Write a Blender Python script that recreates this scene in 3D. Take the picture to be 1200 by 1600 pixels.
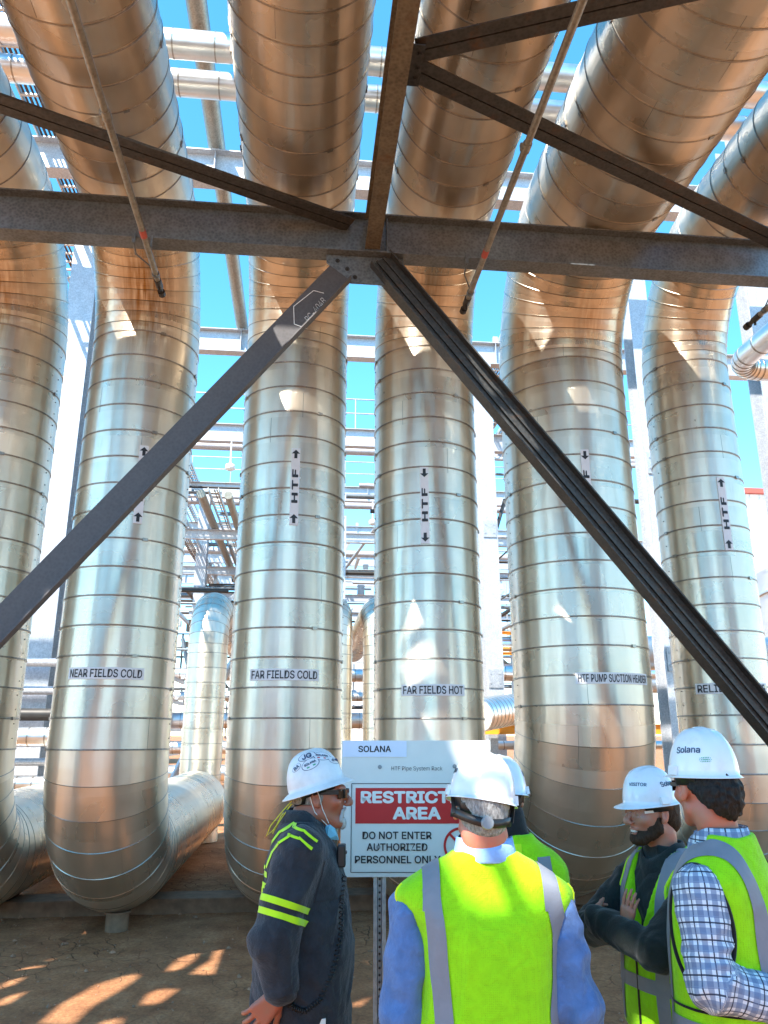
import bpy, bmesh, math, random
import numpy as np
from mathutils import Vector, Matrix, Quaternion, noise
from mathutils.bvhtree import BVHTree
from mathutils.geometry import tessellate_polygon
R = math.radians
random.seed(7)
scene = bpy.context.scene
col = scene.collection
for o in list(bpy.data.objects):
    bpy.data.objects.remove(o)

# ------------------------------------------------------------ camera, sky, sun, exposure
cam_d = bpy.data.cameras.new('camera')
cam = bpy.data.objects.new('camera', cam_d); col.objects.link(cam)
cam.location = (0, 0, 1.8)
cam.rotation_euler = (R(90 + 16.19), 0, R(-6))
cam_d.sensor_width = 36; cam_d.sensor_fit = 'AUTO'
cam_d.lens = 1202 / 1600 * 36
cam_d.clip_start = 0.05; cam_d.clip_end = 5000
scene.camera = cam

SUN_T = Vector((.45, .6, -1))            # the way the light travels
world = bpy.data.worlds.new('World'); scene.world = world; world.use_nodes = True
wt = world.node_tree; wt.nodes.clear()
wo = wt.nodes.new('ShaderNodeOutputWorld'); wb = wt.nodes.new('ShaderNodeBackground')
sk = wt.nodes.new('ShaderNodeTexSky'); sk.sky_type = 'NISHITA'; sk.sun_disc = False
sk.sun_elevation = math.atan2(1, .75); sk.sun_rotation = math.atan2(-.45, -.6)
sk.air_density = 0.85; sk.dust_density = 0.0; sk.ozone_density = 1.6
hs = wt.nodes.new('ShaderNodeHueSaturation'); hs.inputs['Saturation'].default_value = 1.27
hs.inputs['Hue'].default_value = 0.482; hs.inputs['Value'].default_value = 1.6
wt.links.new(sk.outputs[0], hs.inputs['Color']); wt.links.new(hs.outputs[0], wb.inputs[0])
wb.inputs[1].default_value = 0.14
wt.links.new(wb.outputs[0], wo.inputs[0])
sl = bpy.data.lights.new('sun', 'SUN'); sl.energy = 5.0; sl.angle = R(.42); sl.color = (1, .955, .88)
so = bpy.data.objects.new('sun', sl); col.objects.link(so)
so.rotation_euler = SUN_T.to_track_quat('-Z', 'Y').to_euler(); so.location = (-8, -10, 20)
vs = scene.view_settings
vs.view_transform = 'Standard'; vs.look = 'None'; vs.gamma = 1; vs.use_curve_mapping = False
vs.exposure = 1.4

# ------------------------------------------------------------ helpers
def tag(o, label=None, cat=None, group=None, kind=None):
    if label: o['label'] = label
    if cat: o['category'] = cat
    if group: o['group'] = group
    if kind: o['kind'] = kind
    return o
def empty(name, loc, label, cat, group=None, rz=0):
    o = bpy.data.objects.new(name, None); col.objects.link(o); o.location = loc
    o.rotation_euler = (0, 0, rz); o.empty_display_size = .2
    return tag(o, label, cat, group)
def link_mesh(name, me, parent=None):
    o = bpy.data.objects.new(name, me); col.objects.link(o)
    if parent: o.parent = parent
    return o

class MB:
    """collects shapes, builds ONE mesh object"""
    def __init__(s, origin=(0, 0, 0)):
        s.v = []; s.f = []; s.mi = []; s.sm = []; s.uv = {}; s.o = Vector(origin)
    def add(s, verts, faces, mi=0, smooth=False, uvs=None):
        b = len(s.v)
        s.v += [Vector(p) - s.o for p in verts]
        for k, f in enumerate(faces):
            if uvs: s.uv[len(s.f)] = uvs[k]
            s.f.append([i + b for i in f]); s.mi.append(mi); s.sm.append(smooth)
        return s
    def box(s, c, d, mi=0, M=None):
        x, y, z = d[0] / 2, d[1] / 2, d[2] / 2
        vs = [Vector((a, b, e)) for a in (-x, x) for b in (-y, y) for e in (-z, z)]
        if M is not None: vs = [M @ v for v in vs]
        vs = [v + Vector(c) for v in vs]
        return s.add(vs, [(0, 1, 3, 2), (4, 6, 7, 5), (0, 4, 5, 1), (2, 3, 7, 6), (0, 2, 6, 4), (1, 5, 7, 3)], mi)
    def bar(s, a, b, w, h, mi=0, up=(0, 0, 1)):
        a, b = Vector(a), Vector(b); d = (b - a); L = d.length; d.normalize()
        x = d.cross(Vector(up))
        if x.length < 1e-4: x = d.cross(Vector((0, 1, 0)))
        x.normalize(); z = x.cross(d)
        M = Matrix((x, d, z)).transposed()
        return s.box((a + b) / 2, (w, L, h), mi, M)
    def prism(s, poly, a, b, up=(0, 0, 1), mi=0):
        """2-d outline (x across, z up) swept from a to b, ends closed"""
        a, b = Vector(a), Vector(b); d = (b - a).normalized()
        x = d.cross(Vector(up))
        if x.length < 1e-4: x = d.cross(Vector((0, 1, 0)))
        x.normalize(); z = x.cross(d); n = len(poly)
        vs = [a + x * p[0] + z * p[1] for p in poly] + [b + x * p[0] + z * p[1] for p in poly]
        fs = [(i, (i + 1) % n, n + (i + 1) % n, n + i) for i in range(n)]
        s.add(vs, fs, mi)
        tri = tessellate_polygon([[Vector((p[0], p[1], 0)) for p in poly]])
        s.add(vs, [tuple(t) for t in tri] + [tuple(n + i for i in reversed(t)) for t in tri], mi)
        return s
    def tube(s, pts, rad, n=12, mi=0, cap=True, smooth=True, up=None):
        pts = [Vector(p) for p in pts]
        if not hasattr(rad, '__len__'): rad = [rad] * len(pts)
        T = [(pts[min(i + 1, len(pts) - 1)] - pts[max(i - 1, 0)]).normalized() for i in range(len(pts))]
        u = Vector(up) if up else (Vector((0, 0, 1)) if abs(T[0].z) < .9 else Vector((0, 1, 0)))
        x = T[0].cross(u).normalized(); vs = []
        for i, p in enumerate(pts):
            x = (x - T[i] * x.dot(T[i])).normalized(); y = T[i].cross(x)
            vs += [p + (x * math.cos(2 * math.pi * k / n) + y * math.sin(2 * math.pi * k / n)) * rad[i] for k in range(n)]
        fs = [(i * n + k, i * n + (k + 1) % n, (i + 1) * n + (k + 1) % n, (i + 1) * n + k) for i in range(len(pts) - 1) for k in range(n)]
        s.add(vs, fs, mi, smooth)
        if cap:
            m = len(pts) - 1
            s.add(vs[:n], [tuple(reversed(range(n)))], mi); s.add(vs[m * n:], [tuple(range(n))], mi)
        return s
    def rings(s, rings, mi=0, smooth=True, cap=True, closed=True):
        """rings: equally long lists of points"""
        n = len(rings[0]); vs = [p for r in rings for p in r]
        m = n if closed else n - 1
        s.add(vs, [(i * n + k, i * n + (k + 1) % n, (i + 1) * n + (k + 1) % n, (i + 1) * n + k) for i in range(len(rings) - 1) for k in range(m)], mi, smooth)
        if cap:
            s.add(rings[0], [tuple(reversed(range(n)))], mi); s.add(rings[-1], [tuple(range(n))], mi)
        return s
    def mesh(s, name, mats):
        me = bpy.data.meshes.new(name)
        me.from_pydata([tuple(v) for v in s.v], [], s.f)
        for m in (mats if isinstance(mats, (list, tuple)) else [mats]): me.materials.append(m)
        me.polygons.foreach_set('material_index', s.mi); me.polygons.foreach_set('use_smooth', s.sm)
        if s.uv:
            ul = me.uv_layers.new(name='UVMap')
            for i, p in enumerate(me.polygons):
                if i in s.uv:
                    for li, uv in zip(p.loop_indices, s.uv[i]): ul.data[li].uv = uv
        me.update(); me.validate()
        return me
    def build(s, name, mats, parent=None, bevel=0):
        me = s.mesh(name, mats)
        o = link_mesh(name, me, parent)
        if parent is None: o.location = s.o
        if bevel:
            b = o.modifiers.new('bevel', 'BEVEL'); b.width = bevel; b.segments = 2; b.limit_method = 'ANGLE'; b.angle_limit = R(40)
        return o

# ------------------------------------------------------------ materials
class NT:
    def __init__(s, name):
        s.m = bpy.data.materials.new(name); s.m.use_nodes = True; s.t = s.m.node_tree; s.t.nodes.clear()
        s.out = s.n('OutputMaterial'); s.b = s.n('BsdfPrincipled'); s.l(s.b.outputs[0], s.out.inputs[0])
    def n(s, t, **k):
        nd = s.t.nodes.new('ShaderNode' + t)
        for a, v in k.items():
            if a.startswith('i_'):
                key = a[2:].replace('_', ' ')
                nd.inputs[int(key) if key.isdigit() else key].default_value = v
            else: setattr(nd, a, v)
        return nd
    def l(s, a, b): s.t.links.new(a, b)
    def set(s, **k):
        for a, v in k.items():
            i = s.b.inputs[a.replace('_', ' ')]
            if hasattr(v, 'is_output'): s.l(v, i)
            else: i.default_value = v
        return s
    def coord(s, kind='Object', scale=(1, 1, 1)):
        c = s.n('TexCoord'); m = s.n('Mapping'); m.inputs['Scale'].default_value = scale
        s.l(c.outputs[kind], m.inputs['Vector']); return m.outputs[0]
    def noise(s, vec, scale, detail=4, rough=.55, dist=0):
        n = s.n('TexNoise'); s.l(vec, n.inputs['Vector']); n.inputs['Scale'].default_value = scale
        n.inputs['Detail'].default_value = detail; n.inputs['Roughness'].default_value = rough; n.inputs['Distortion'].default_value = dist
        return n.outputs['Fac']
    def ramp(s, fac, stops):
        r = s.n('ValToRGB'); e = r.color_ramp.elements
        while len(e) < len(stops): e.new(.5)
        for el, (p, c) in zip(e, stops):
            el.position = p; el.color = c if len(c) == 4 else (*c, 1)
        s.l(fac, r.inputs[0]); return r.outputs[0]
    def math(s, op, a, b=None, c=None):
        m = s.n('Math', operation=op)
        for i, v in enumerate((a, b, c)):
            if v is None: continue
            if hasattr(v, 'is_output'): s.l(v, m.inputs[i])
            else: m.inputs[i].default_value = v
        return m.outputs[0]
    def mix(s, fac, a, b, blend='MIX'):
        m = s.n('Mix', data_type='RGBA', blend_type=blend)
        for i, v in ((0, fac), (6, a), (7, b)):
            if hasattr(v, 'is_output'): s.l(v, m.inputs[i])
            else: m.inputs[i].default_value = v if not isinstance(v, tuple) or len(v) == 4 else (*v, 1)
        return m.outputs[2]
    def bump(s, h, strength=.3, dist=.01, normal=None):
        b = s.n('Bump'); b.inputs['Strength'].default_value = strength; b.inputs['Distance'].default_value = dist
        s.l(h, b.inputs['Height'])
        if normal is not None: s.l(normal, b.inputs['Normal'])
        s.l(b.outputs[0], s.b.inputs['Normal']); return b.outputs[0]

def jacket_mat(name, rust=0, seed=0.0):
    """rolled aluminium jacketing: UV u = metres along the pipe, v = metres round it"""
    t = NT(name)
    uv = t.n('UVMap', uv_map='UVMap'); sep = t.n('SeparateXYZ'); t.l(uv.outputs[0], sep.inputs[0])
    u, v = sep.outputs[0], sep.outputs[1]
    panel = t.math('FLOOR', t.math('DIVIDE', u, .27))
    wn = t.n('TexWhiteNoise', noise_dimensions='2D'); cb = t.n('CombineXYZ'); t.l(panel, cb.inputs[0]); cb.inputs[1].default_value = seed
    t.l(cb.outputs[0], wn.inputs['Vector'])
    streak = t.n('Mapping'); streak.inputs['Scale'].default_value = (90, 1.2, 1); t.l(uv.outputs[0], streak.inputs['Vector'])
    off = t.n('VectorMath', operation='ADD'); t.l(streak.outputs[0], off.inputs[0]); t.l(wn.outputs['Color'], off.inputs[1])
    s1 = t.noise(off.outputs[0], 1.0, 5, .6)                       # fine lines round the pipe
    blot = t.n('Mapping'); blot.inputs['Scale'].default_value = (2.2, 2.2, 1); t.l(uv.outputs[0], blot.inputs['Vector'])
    off2 = t.n('VectorMath', operation='MULTIPLY_ADD'); t.l(wn.outputs['Color'], off2.inputs[0]); off2.inputs[1].default_value = (3, 3, 3); t.l(blot.outputs[0], off2.inputs[2])
    s2 = t.noise(off2.outputs[0], 1.0, 3, .5)                      # oil canning of each sheet
    wav = t.n('Mapping'); wav.inputs['Scale'].default_value = (.5, 7, 1); t.l(uv.outputs[0], wav.inputs['Vector'])
    off3 = t.n('VectorMath', operation='MULTIPLY_ADD'); t.l(wn.outputs['Color'], off3.inputs[0]); off3.inputs[1].default_value = (2, 2, 2); t.l(wav.outputs[0], off3.inputs[2])
    s4 = t.noise(off3.outputs[0], 1.0, 2, .5)
    grain = t.n('Mapping'); grain.inputs['Scale'].default_value = (260, 260, 1); t.l(uv.outputs[0], grain.inputs['Vector'])
    s3 = t.noise(grain.outputs[0], 1.0, 2, .5)
    base = t.ramp(s2, [(.3, (.64, .56, .445)), (.7, (.81, .72, .59))])
    tone = t.ramp(wn.outputs['Value'], [(0, (.9, .9, .9)), (1, (1, 1, 1))])
    c = t.mix(1.0, base, tone, 'MULTIPLY')
    dirt = t.n('Mapping'); dirt.inputs['Scale'].default_value = (1.2, 9, 1); t.l(uv.outputs[0], dirt.inputs['Vector'])
    d1 = t.noise(dirt.outputs[0], 1.0, 5, .65)
    c = t.mix(t.ramp(d1, [(.58, (0, 0, 0)), (.8, (.35, .35, .35))]), c, (.36, .28, .19, 1))
    lapw = t.math('ABSOLUTE', t.math('SUBTRACT', v, t.math('MULTIPLY', wn.outputs['Value'], 3.3)))   # lengthwise lap of each sheet
    lap = t.math('LESS_THAN', lapw, .0022); step = t.math('LESS_THAN', t.math('SUBTRACT', v, t.math('MULTIPLY', wn.outputs['Value'], 3.3)), 0)
    c = t.mix(t.math('MULTIPLY', lap, .75), c, (.10, .085, .065, 1))
    rough = t.math('ADD', t.math('MULTIPLY', s2, .16), t.math('ADD', t.math('MULTIPLY', wn.outputs['Value'], .06), .18))
    metal = 1.0
    if rust:
        at = t.n('Attribute', attribute_name='stain'); drip = t.n('Mapping'); drip.inputs['Scale'].default_value = (1.6, 26, 1); t.l(uv.outputs[0], drip.inputs['Vector'])
        dn = t.noise(drip.outputs[0], 1.0, 4, .6)
        f = t.math('MULTIPLY', at.outputs['Fac'], t.ramp(dn, [(.36, (0, 0, 0)), (.62, (1, 1, 1))]))
        c = t.mix(f, c, t.ramp(s1, [(.3, (.26, .12, .035)), (.7, (.52, .30, .10))]))
        rough = t.math('ADD', rough, t.math('MULTIPLY', f, .12))
        metal = t.math('SUBTRACT', 1.0, t.math('MULTIPLY', f, .35))
    tg = t.n('Tangent', direction_type='UV_MAP', uv_map='UVMap'); t.l(tg.outputs[0], t.b.inputs['Tangent'])
    t.set(Base_Color=c, Metallic=metal, Roughness=rough, Anisotropic=.82)
    b2 = t.n('BsdfPrincipled'); t.l(c if hasattr(c, 'is_output') else c, b2.inputs['Base Color']); b2.inputs['Roughness'].default_value = .62; b2.inputs['Metallic'].default_value = .9
    mx = t.n('MixShader'); mx.inputs[0].default_value = .28; t.l(t.b.outputs[0], mx.inputs[1]); t.l(b2.outputs[0], mx.inputs[2]); t.l(mx.outputs[0], t.out.inputs[0])
    h = t.math('ADD', t.math('MULTIPLY', s1, .35), t.math('ADD', t.math('MULTIPLY', s2, 2.2), t.math('ADD', t.math('MULTIPLY', s3, .2), t.math('ADD', t.math('MULTIPLY', s4, 3.2), t.math('MULTIPLY', step, .25)))))
    t.l(t.bump(h, .30, .006), b2.inputs['Normal'])
    return t.m

def galv_mat(name, lo=(.30, .31, .32), hi=(.5, .51, .52), rough=.5, metal=.55, rust=0.0):
    t = NT(name); c = t.coord('Object')
    n1 = t.noise(c, 6, 6, .7); vo = t.n('TexVoronoi'); vo.inputs['Scale'].default_value = 40; t.l(c, vo.inputs['Vector'])
    f = t.math('ADD', t.math('MULTIPLY', n1, .8), t.math('MULTIPLY', vo.outputs['Distance'], .5))
    cc = t.ramp(f, [(.35, lo), (.85, hi)])
    if rust:
        rn = t.noise(t.coord('Object', (1.2, 1.2, 6)), 3, 6, .7)
        cc = t.mix(t.ramp(rn, [(.62 - rust * .2, (0, 0, 0)), (.75, (.8, .8, .8))]), cc, (.16, .075, .03, 1))
    t.set(Base_Color=cc, Metallic=metal, Roughness=rough)
    t.bump(n1, .15, .004); return t.m

def plain_mat(name, c, rough=.5, metal=0, var=.12, scale=8, bump=.1, bd=.003, spec=.5):
    t = NT(name); co = t.coord('Object'); n1 = t.noise(co, scale, 5, .6)
    a = tuple(x * (1 - var) for x in c); b = tuple(min(1, x * (1 + var)) for x in c)
    t.set(Base_Color=t.ramp(n1, [(.3, a), (.7, b)]), Roughness=rough, Metallic=metal)
    t.b.inputs['Specular IOR Level'].default_value = spec
    if bump: t.bump(n1, bump, bd)
    return t.m

M = {}
M['jacket'] = jacket_mat('aluminium_jacket')
M['jacket_stained'] = jacket_mat('aluminium_jacket_stained', rust=1, seed=3.3)
M['strap'] = plain_mat('strap_steel', (.34, .31, .27), .36, 1, .25, 30, 0)
M['seam'] = plain_mat('seam_metal', (.34, .31, .26), .3, 1, .15, 20, 0)
M['galv'] = galv_mat('galvanised_steel')
M['galv_bright'] = galv_mat('galvanised_steel_pale', (.36, .37, .39), (.56, .57, .59), .45, .35)
M['galv_old'] = galv_mat('galvanised_steel_weathered', (.10, .115, .125), (.215, .24, .255), .45, .6)
M['stringer'] = galv_mat('galvanised_steel_browned', (.11, .092, .065), (.22, .185, .13), .55, .5, rust=.3)
M['galv_dark'] = galv_mat('steel_dark', (.040, .039, .037), (.085, .082, .076), .5, .5, rust=.3)
M['steel_grey'] = galv_mat('steel_primer_grey', (.082, .076, .077), (.108, .10, .102), .55, .25)
M['rod'] = galv_mat('galvanised_tube', (.22, .20, .16), (.36, .33, .27), .45, .7, rust=.2)
M['black'] = plain_mat('black_plastic', (.012, .012, .013), .4)
M['dark'] = plain_mat('dark_steel', (.05, .045, .04), .5, .5)
M['labelwhite'] = plain_mat('label_film', (.72, .71, .72), .45, 0, .04, 20, 0)
M['ink'] = plain_mat('black_ink', (.012, .012, .016), .5, 0, 0, 5, 0)
M['red'] = plain_mat('red_paint', (.55, .012, .015), .45, 0, .05, 6, 0)
M['redtag'] = plain_mat('red_tag', (.50, .09, .06), .5, 0, .1, 40, 0)
M['signface'] = plain_mat('sign_enamel', (.72, .70, .65), .4, 0, .03, 9, .02)
M['signwhite'] = plain_mat('sign_white', (.80, .77, .72), .45, 0, .03, 9, 0)
M['sticker'] = plain_mat('sticker_blue_white', (.70, .73, .84), .4, 0, .03, 9, 0)
M['orange'] = plain_mat('orange_paint', (.75, .30, .02), .5)
M['concrete'] = plain_mat('concrete', (.22, .13, .075), .9, 0, .25, 9, .5, .006)
M['white'] = plain_mat('white_cladding', (.78, .78, .76), .5, 0, .05, 1.5, .05)
M['chalk'] = plain_mat('chalk', (.8, .8, .78), .9, 0, .1, 60, 0)
M['wood'] = plain_mat('timber', (.30, .16, .07), .8, 0, .3, 14, .4)
M['tray'] = galv_mat('tray_steel', (.42, .41, .38), (.62, .6, .56), .5, .45)
M['cable'] = plain_mat('cable_sheath', (.10, .055, .035), .6, 0, .5, 30, .3)

FONT = None                                                          # the sans serif that ships with Blender; its built-in face if that is missing
try:
    import os
    FONT = bpy.data.fonts.load(os.path.join(bpy.utils.system_resource('DATAFILES'), 'fonts', 'Inter.woff2'))
except Exception:
    FONT = None
# ------------------------------------------------------------ ground
def ground_mat():
    t = NT('red_dirt'); c = t.coord('Object')
    big = t.noise(c, .35, 5, .6); mid = t.noise(c, 3, 7, .65); fine = t.noise(c, 38, 6, .7)
    warp = t.n('VectorMath', operation='ADD'); t.l(c, warp.inputs[0])
    nz = t.n('TexNoise'); nz.inputs['Scale'].default_value = 2.5; t.l(c, nz.inputs['Vector'])
    sc = t.n('VectorMath', operation='SCALE'); sc.inputs['Scale'].default_value = .28; t.l(nz.outputs['Color'], sc.inputs[0]); t.l(sc.outputs[0], warp.inputs[1])
    vo = t.n('TexVoronoi', feature='DISTANCE_TO_EDGE'); vo.inputs['Scale'].default_value = 4.6; t.l(warp.outputs[0], vo.inputs['Vector'])
    crack = t.ramp(vo.outputs['Distance'], [(.0, (0, 0, 0)), (.03, (1, 1, 1))])
    crackmask = t.ramp(big, [(.44, (0, 0, 0)), (.58, (1, 1, 1))])
    cr = t.math('SUBTRACT', 1.0, t.math('MULTIPLY', t.math('SUBTRACT', 1.0, crack), crackmask))
    base = t.ramp(mid, [(.3, (.22, .085, .038)), (.55, (.42, .185, .082)), (.75, (.57, .30, .15))])
    base = t.mix(t.ramp(big, [(.35, (0, 0, 0)), (.7, (.5, .5, .5))]), base, (.48, .27, .13, 1))
    base = t.mix(t.ramp(fine, [(.35, (.5, .5, .5)), (.6, (0, 0, 0))]), base, (.11, .05, .03, 1))
    base = t.mix(cr, (.09, .045, .028, 1), base)
    t.set(Base_Color=base, Roughness=.95); t.b.inputs['Specular IOR Level'].default_value = .15
    h = t.math('ADD', t.math('MULTIPLY', mid, 1.0), t.math('ADD', t.math('MULTIPLY', fine, .35), t.math('MULTIPLY', cr, .5)))
    t.bump(h, .9, .03); return t.m
M['ground'] = ground_mat()
g = MB(); N = 150
xs = sorted(set([-3000, -800, -200, -80, -40] + [-20 + 40 * i / N for i in range(N + 1)] + [40, 80, 200, 800, 3000]))
ys = sorted(set([-3000, -800, -200, -60, -25] + [-8 + 36 * i / N for i in range(N + 1)] + [45, 80, 200, 800, 3000]))
def gz(x, y):
    if abs(x) > 21 or y < -9 or y > 29: return 0
    return .03 * noise.fractal(Vector((x * .9, y * .9, 0)), 1, 2, 4) - .012
g.add([(x, y, gz(x, y)) for y in ys for x in xs], [(j * len(xs) + i, j * len(xs) + i + 1, (j + 1) * len(xs) + i + 1, (j + 1) * len(xs) + i) for j in range(len(ys) - 1) for i in range(len(xs) - 1)], 0, True)
tag(g.build('ground', M['ground']), kind='structure', label='reddish brown cracked dirt ground with patches of sun')

# stones lying on the dirt: nobody counts them
st = MB(); rs = random.Random(3)
for i in range(2200):
    x, y = rs.uniform(-4, 6), rs.uniform(3.5, 10); r = rs.uniform(.003, .010) if i % 14 else rs.uniform(.012, .026)
    c = Vector((x, y, gz(x, y) + r * .2)); vs = []
    for p in ((1, 0, 0), (-1, 0, 0), (0, 1, 0), (0, -1, 0), (0, 0, 1), (0, 0, -1), (.6, .6, .4), (-.6, .5, .5)):
        vs.append(c + Vector(p) * r * rs.uniform(.6, 1.3))
    st.add(vs, [(0, 6, 4), (6, 2, 4), (2, 7, 4), (7, 1, 4), (1, 3, 4), (3, 0, 4), (0, 2, 6), (2, 1, 7), (0, 5, 2), (2, 5, 1), (1, 5, 3), (3, 5, 0)])
M['stone'] = plain_mat('pebble', (.30, .165, .095), .9, 0, .4, 5, 0)
tag(st.build('gravel', M['stone']), kind='stuff', label='small pebbles and clods scattered on the dirt')

# ------------------------------------------------------------ big insulated pipes
SEG = 72
def ring_pts(c, x, y, r, n=SEG):
    return [c + (x * math.cos(2 * math.pi * k / n) + y * math.sin(2 * math.pi * k / n)) * r for k in range(n)]
def add_ring_strip(mb, r0, r1, u0, u1, R_, n=SEG, mi=0):
    vs = r0 + r1
    fs, uvs = [], []
    for k in range(n):
        k2 = (k + 1) % n; a = 2 * math.pi * k / n * R_; b = 2 * math.pi * (k + 1) / n * R_
        fs.append((k, k2, n + k2, n + k)); uvs.append(((u0, a), (u0, b), (u1, b), (u1, a)))
    mb.add(vs, fs, mi, True, uvs)
def straight(mb, p0, p1, Rr, panel, u0, x, y):
    """sheets lapped over each other: each sheet a hair conical, its own ring of vertices"""
    p0, p1 = Vector(p0), Vector(p1); L = (p1 - p0).length; d = (p1 - p0) / L
    n = max(1, round(L / panel)); u = u0
    for i in range(n):
        a, b = L * i / n, L * (i + 1) / n
        rr = Rr + random.uniform(-.0012, .0012)
        add_ring_strip(mb, ring_pts(p0 + d * a, x, y, rr + .003), ring_pts(p0 + d * b, x, y, rr), u0 + a, u0 + b, Rr)
        if i: add_ring_strip(mb, ring_pts(p0 + d * a, x, y, Rr - .002), ring_pts(p0 + d * a, x, y, rr + .003), u0 + a, u0 + a + .001, Rr)
    return u0 + L
def elbow(mb, seams, c, a0, a1, e1, e2, side, br, Rr, gores, u0):
    """mitred gores round centre c; path point c + br*(cos t*e1 + sin t*e2)"""
    side = Vector(side)
    for i in range(gores):
        t0 = a0 + (a1 - a0) * i / gores; t1 = a0 + (a1 - a0) * (i + 1) / gores
        rr = Rr + random.uniform(-.001, .001)
        o0 = e1 * math.cos(t0) + e2 * math.sin(t0); o1 = e1 * math.cos(t1) + e2 * math.sin(t1)
        # a little belly in the middle ring keeps the gore from reading as a flat facet
        tm = (t0 + t1) / 2; om = e1 * math.cos(tm) + e2 * math.sin(tm)
        u_a, u_m, u_b = u0 + abs(t0 - a0) * br, u0 + abs(tm - a0) * br, u0 + abs(t1 - a0) * br
        A = ring_pts(c + o0 * br, side, o0, rr + .002); B = ring_pts(c + o1 * br, side, o1, rr)
        Cc = [(p + q) / 2 for p, q in zip(A, B)]; k = br / (br * math.cos((t1 - t0) / 2))
        Cm = [pm + (pm - (c + om * br * .9985)).normalized() * .002 for pm in Cc]
        add_ring_strip(mb, A, Cm, u_a, u_m, Rr); add_ring_strip(mb, Cm, B, u_m, u_b, Rr)
        if i or True:
            tg = (e2 * math.cos(t0) - e1 * math.sin(t0)) * (1 if a1 > a0 else -1)
            h = .004
            r0 = ring_pts(c + o0 * br - tg * h, side, o0, Rr + .001); r1 = ring_pts(c + o0 * br, side, o0, Rr + .0065); r2 = ring_pts(c + o0 * br + tg * h, side, o0, Rr + .001)
            add_ring_strip(seams, r0, r1, 0, h, Rr); add_ring_strip(seams, r1, r2, h, 2 * h, Rr)
    return u0 + abs(a1 - a0) * br
def strap_mesh(Rr, name='strap', buckle=0.0):
    mb = MB(); w = .0072; n = SEG; X, Y, Z = Vector((1, 0, 0)), Vector((0, 1, 0)), Vector((0, 0, 1))
    prof = [(-w, .003), (-w, .0065), (-w * .3, .0072), (-w * .2, .0058), (w * .2, .0058), (w * .3, .0072), (w, .0065), (w, .003)]
    rs_ = [ring_pts(Z * z, X, Y, Rr + r) for z, r in prof]
    mb.rings(rs_, 0, True, cap=False)
    a = buckle; c = Vector((math.cos(a), math.sin(a), 0)) * (Rr + .009)
    mb.box(c, (.01, .05, .03), 0, Matrix.Rotation(a, 3, 'Z'))
    return mb.mesh(name, [M['strap']])

BR = {}
pipe_info = []
def text_mesh(body, size, bold=0.0, align='CENTER', shear=0, spacing=1.0):
    cu = bpy.data.curves.new('lettering', 'FONT'); cu.body = body
    if FONT: cu.font = FONT
    cu.size = size; cu.offset = min(bold, 0)
    cu.align_x = align; cu.align_y = 'CENTER'; cu.shear = shear; cu.space_character = spacing; cu.resolution_u = 4
    o = bpy.data.objects.new('lettering', cu); col.objects.link(o)
    dg = bpy.context.evaluated_depsgraph_get(); dg.update()
    me = bpy.data.meshes.new_from_object(o.evaluated_get(dg))
    vs = [v.co.copy() for v in me.vertices]; fs = [tuple(p.vertices) for p in me.polygons]
    bpy.data.objects.remove(o); bpy.data.curves.remove(cu); bpy.data.meshes.remove(me)
    if bold > 0:                                                     # heavier strokes: the outline laid down a few times, each a hair higher
        n = len(vs); V, Fc = [], []
        for k, (dx, dy) in enumerate(((0, 0), (bold, 0), (-bold, 0), (0, bold), (0, -bold), (bold * .7, bold * .7), (-bold * .7, -bold * .7), (bold * .7, -bold * .7), (-bold * .7, bold * .7))):
            V += [v + Vector((dx, dy, .00008 * k)) for v in vs]; Fc += [tuple(i + n * k for i in f) for f in fs]
        vs, fs = V, Fc
    return vs, fs
def fit(vs, w, h=None):
    x0, x1 = min(v.x for v in vs), max(v.x for v in vs); y0, y1 = min(v.y for v in vs), max(v.y for v in vs)
    sx = w / (x1 - x0) if w else 1; sy = h / (y1 - y0) if h else sx
    if not w: sx = sy
    return [Vector(((v.x - (x0 + x1) / 2) * sx, (v.y - (y0 + y1) / 2) * sy, v.z)) for v in vs]
def cyl_label(parent, O, cx, cy, Rr, ang, z, w, h, name, body=None, texts=None, plate=True):
    """film label wrapped on a riser; ang = where round it (0 = -Y side, + towards +X)"""
    def wrap(x, y, off):
        a = ang + x / Rr
        return Vector((cx + math.sin(a) * (Rr + off), cy - math.cos(a) * (Rr + off), z + y))
    mb = MB(O); n = 16
    vs = [wrap(-w / 2 + w * i / n, y, o) for o in (.0035, .0100) for y in (-h / 2, h / 2) for i in range(n + 1)]
    m = n + 1; fs = []
    for i in range(n): fs.append((2 * m + i, 2 * m + i + 1, 3 * m + i + 1, 3 * m + i))
    for i in range(n):
        fs.append((i, 2 * m + i, 2 * m + i + 1, i + 1)[::-1]); fs.append((m + i, m + i + 1, 3 * m + i + 1, 3 * m + i)[::-1])
    fs.append((0, m, 3 * m, 2 * m)); fs.append((n, m + n, 3 * m + n, 2 * m + n)[::-1])
    mb.add(vs, fs, 0, False)
    pl = mb.build(name, M['labelwhite'], parent)
    lt = MB(O)
    for (tv, tf) in texts: lt.add([wrap(v.x, v.y, .0122 + v.z) for v in tv], tf, 0)
    lt.build('lettering', M['ink'], pl)
    return pl
def rot90(vs): return [Vector((-v.y, v.x, v.z)) for v in vs]
def shift(vs, dx, dy): return [v + Vector((dx, dy, 0)) for v in vs]
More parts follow.
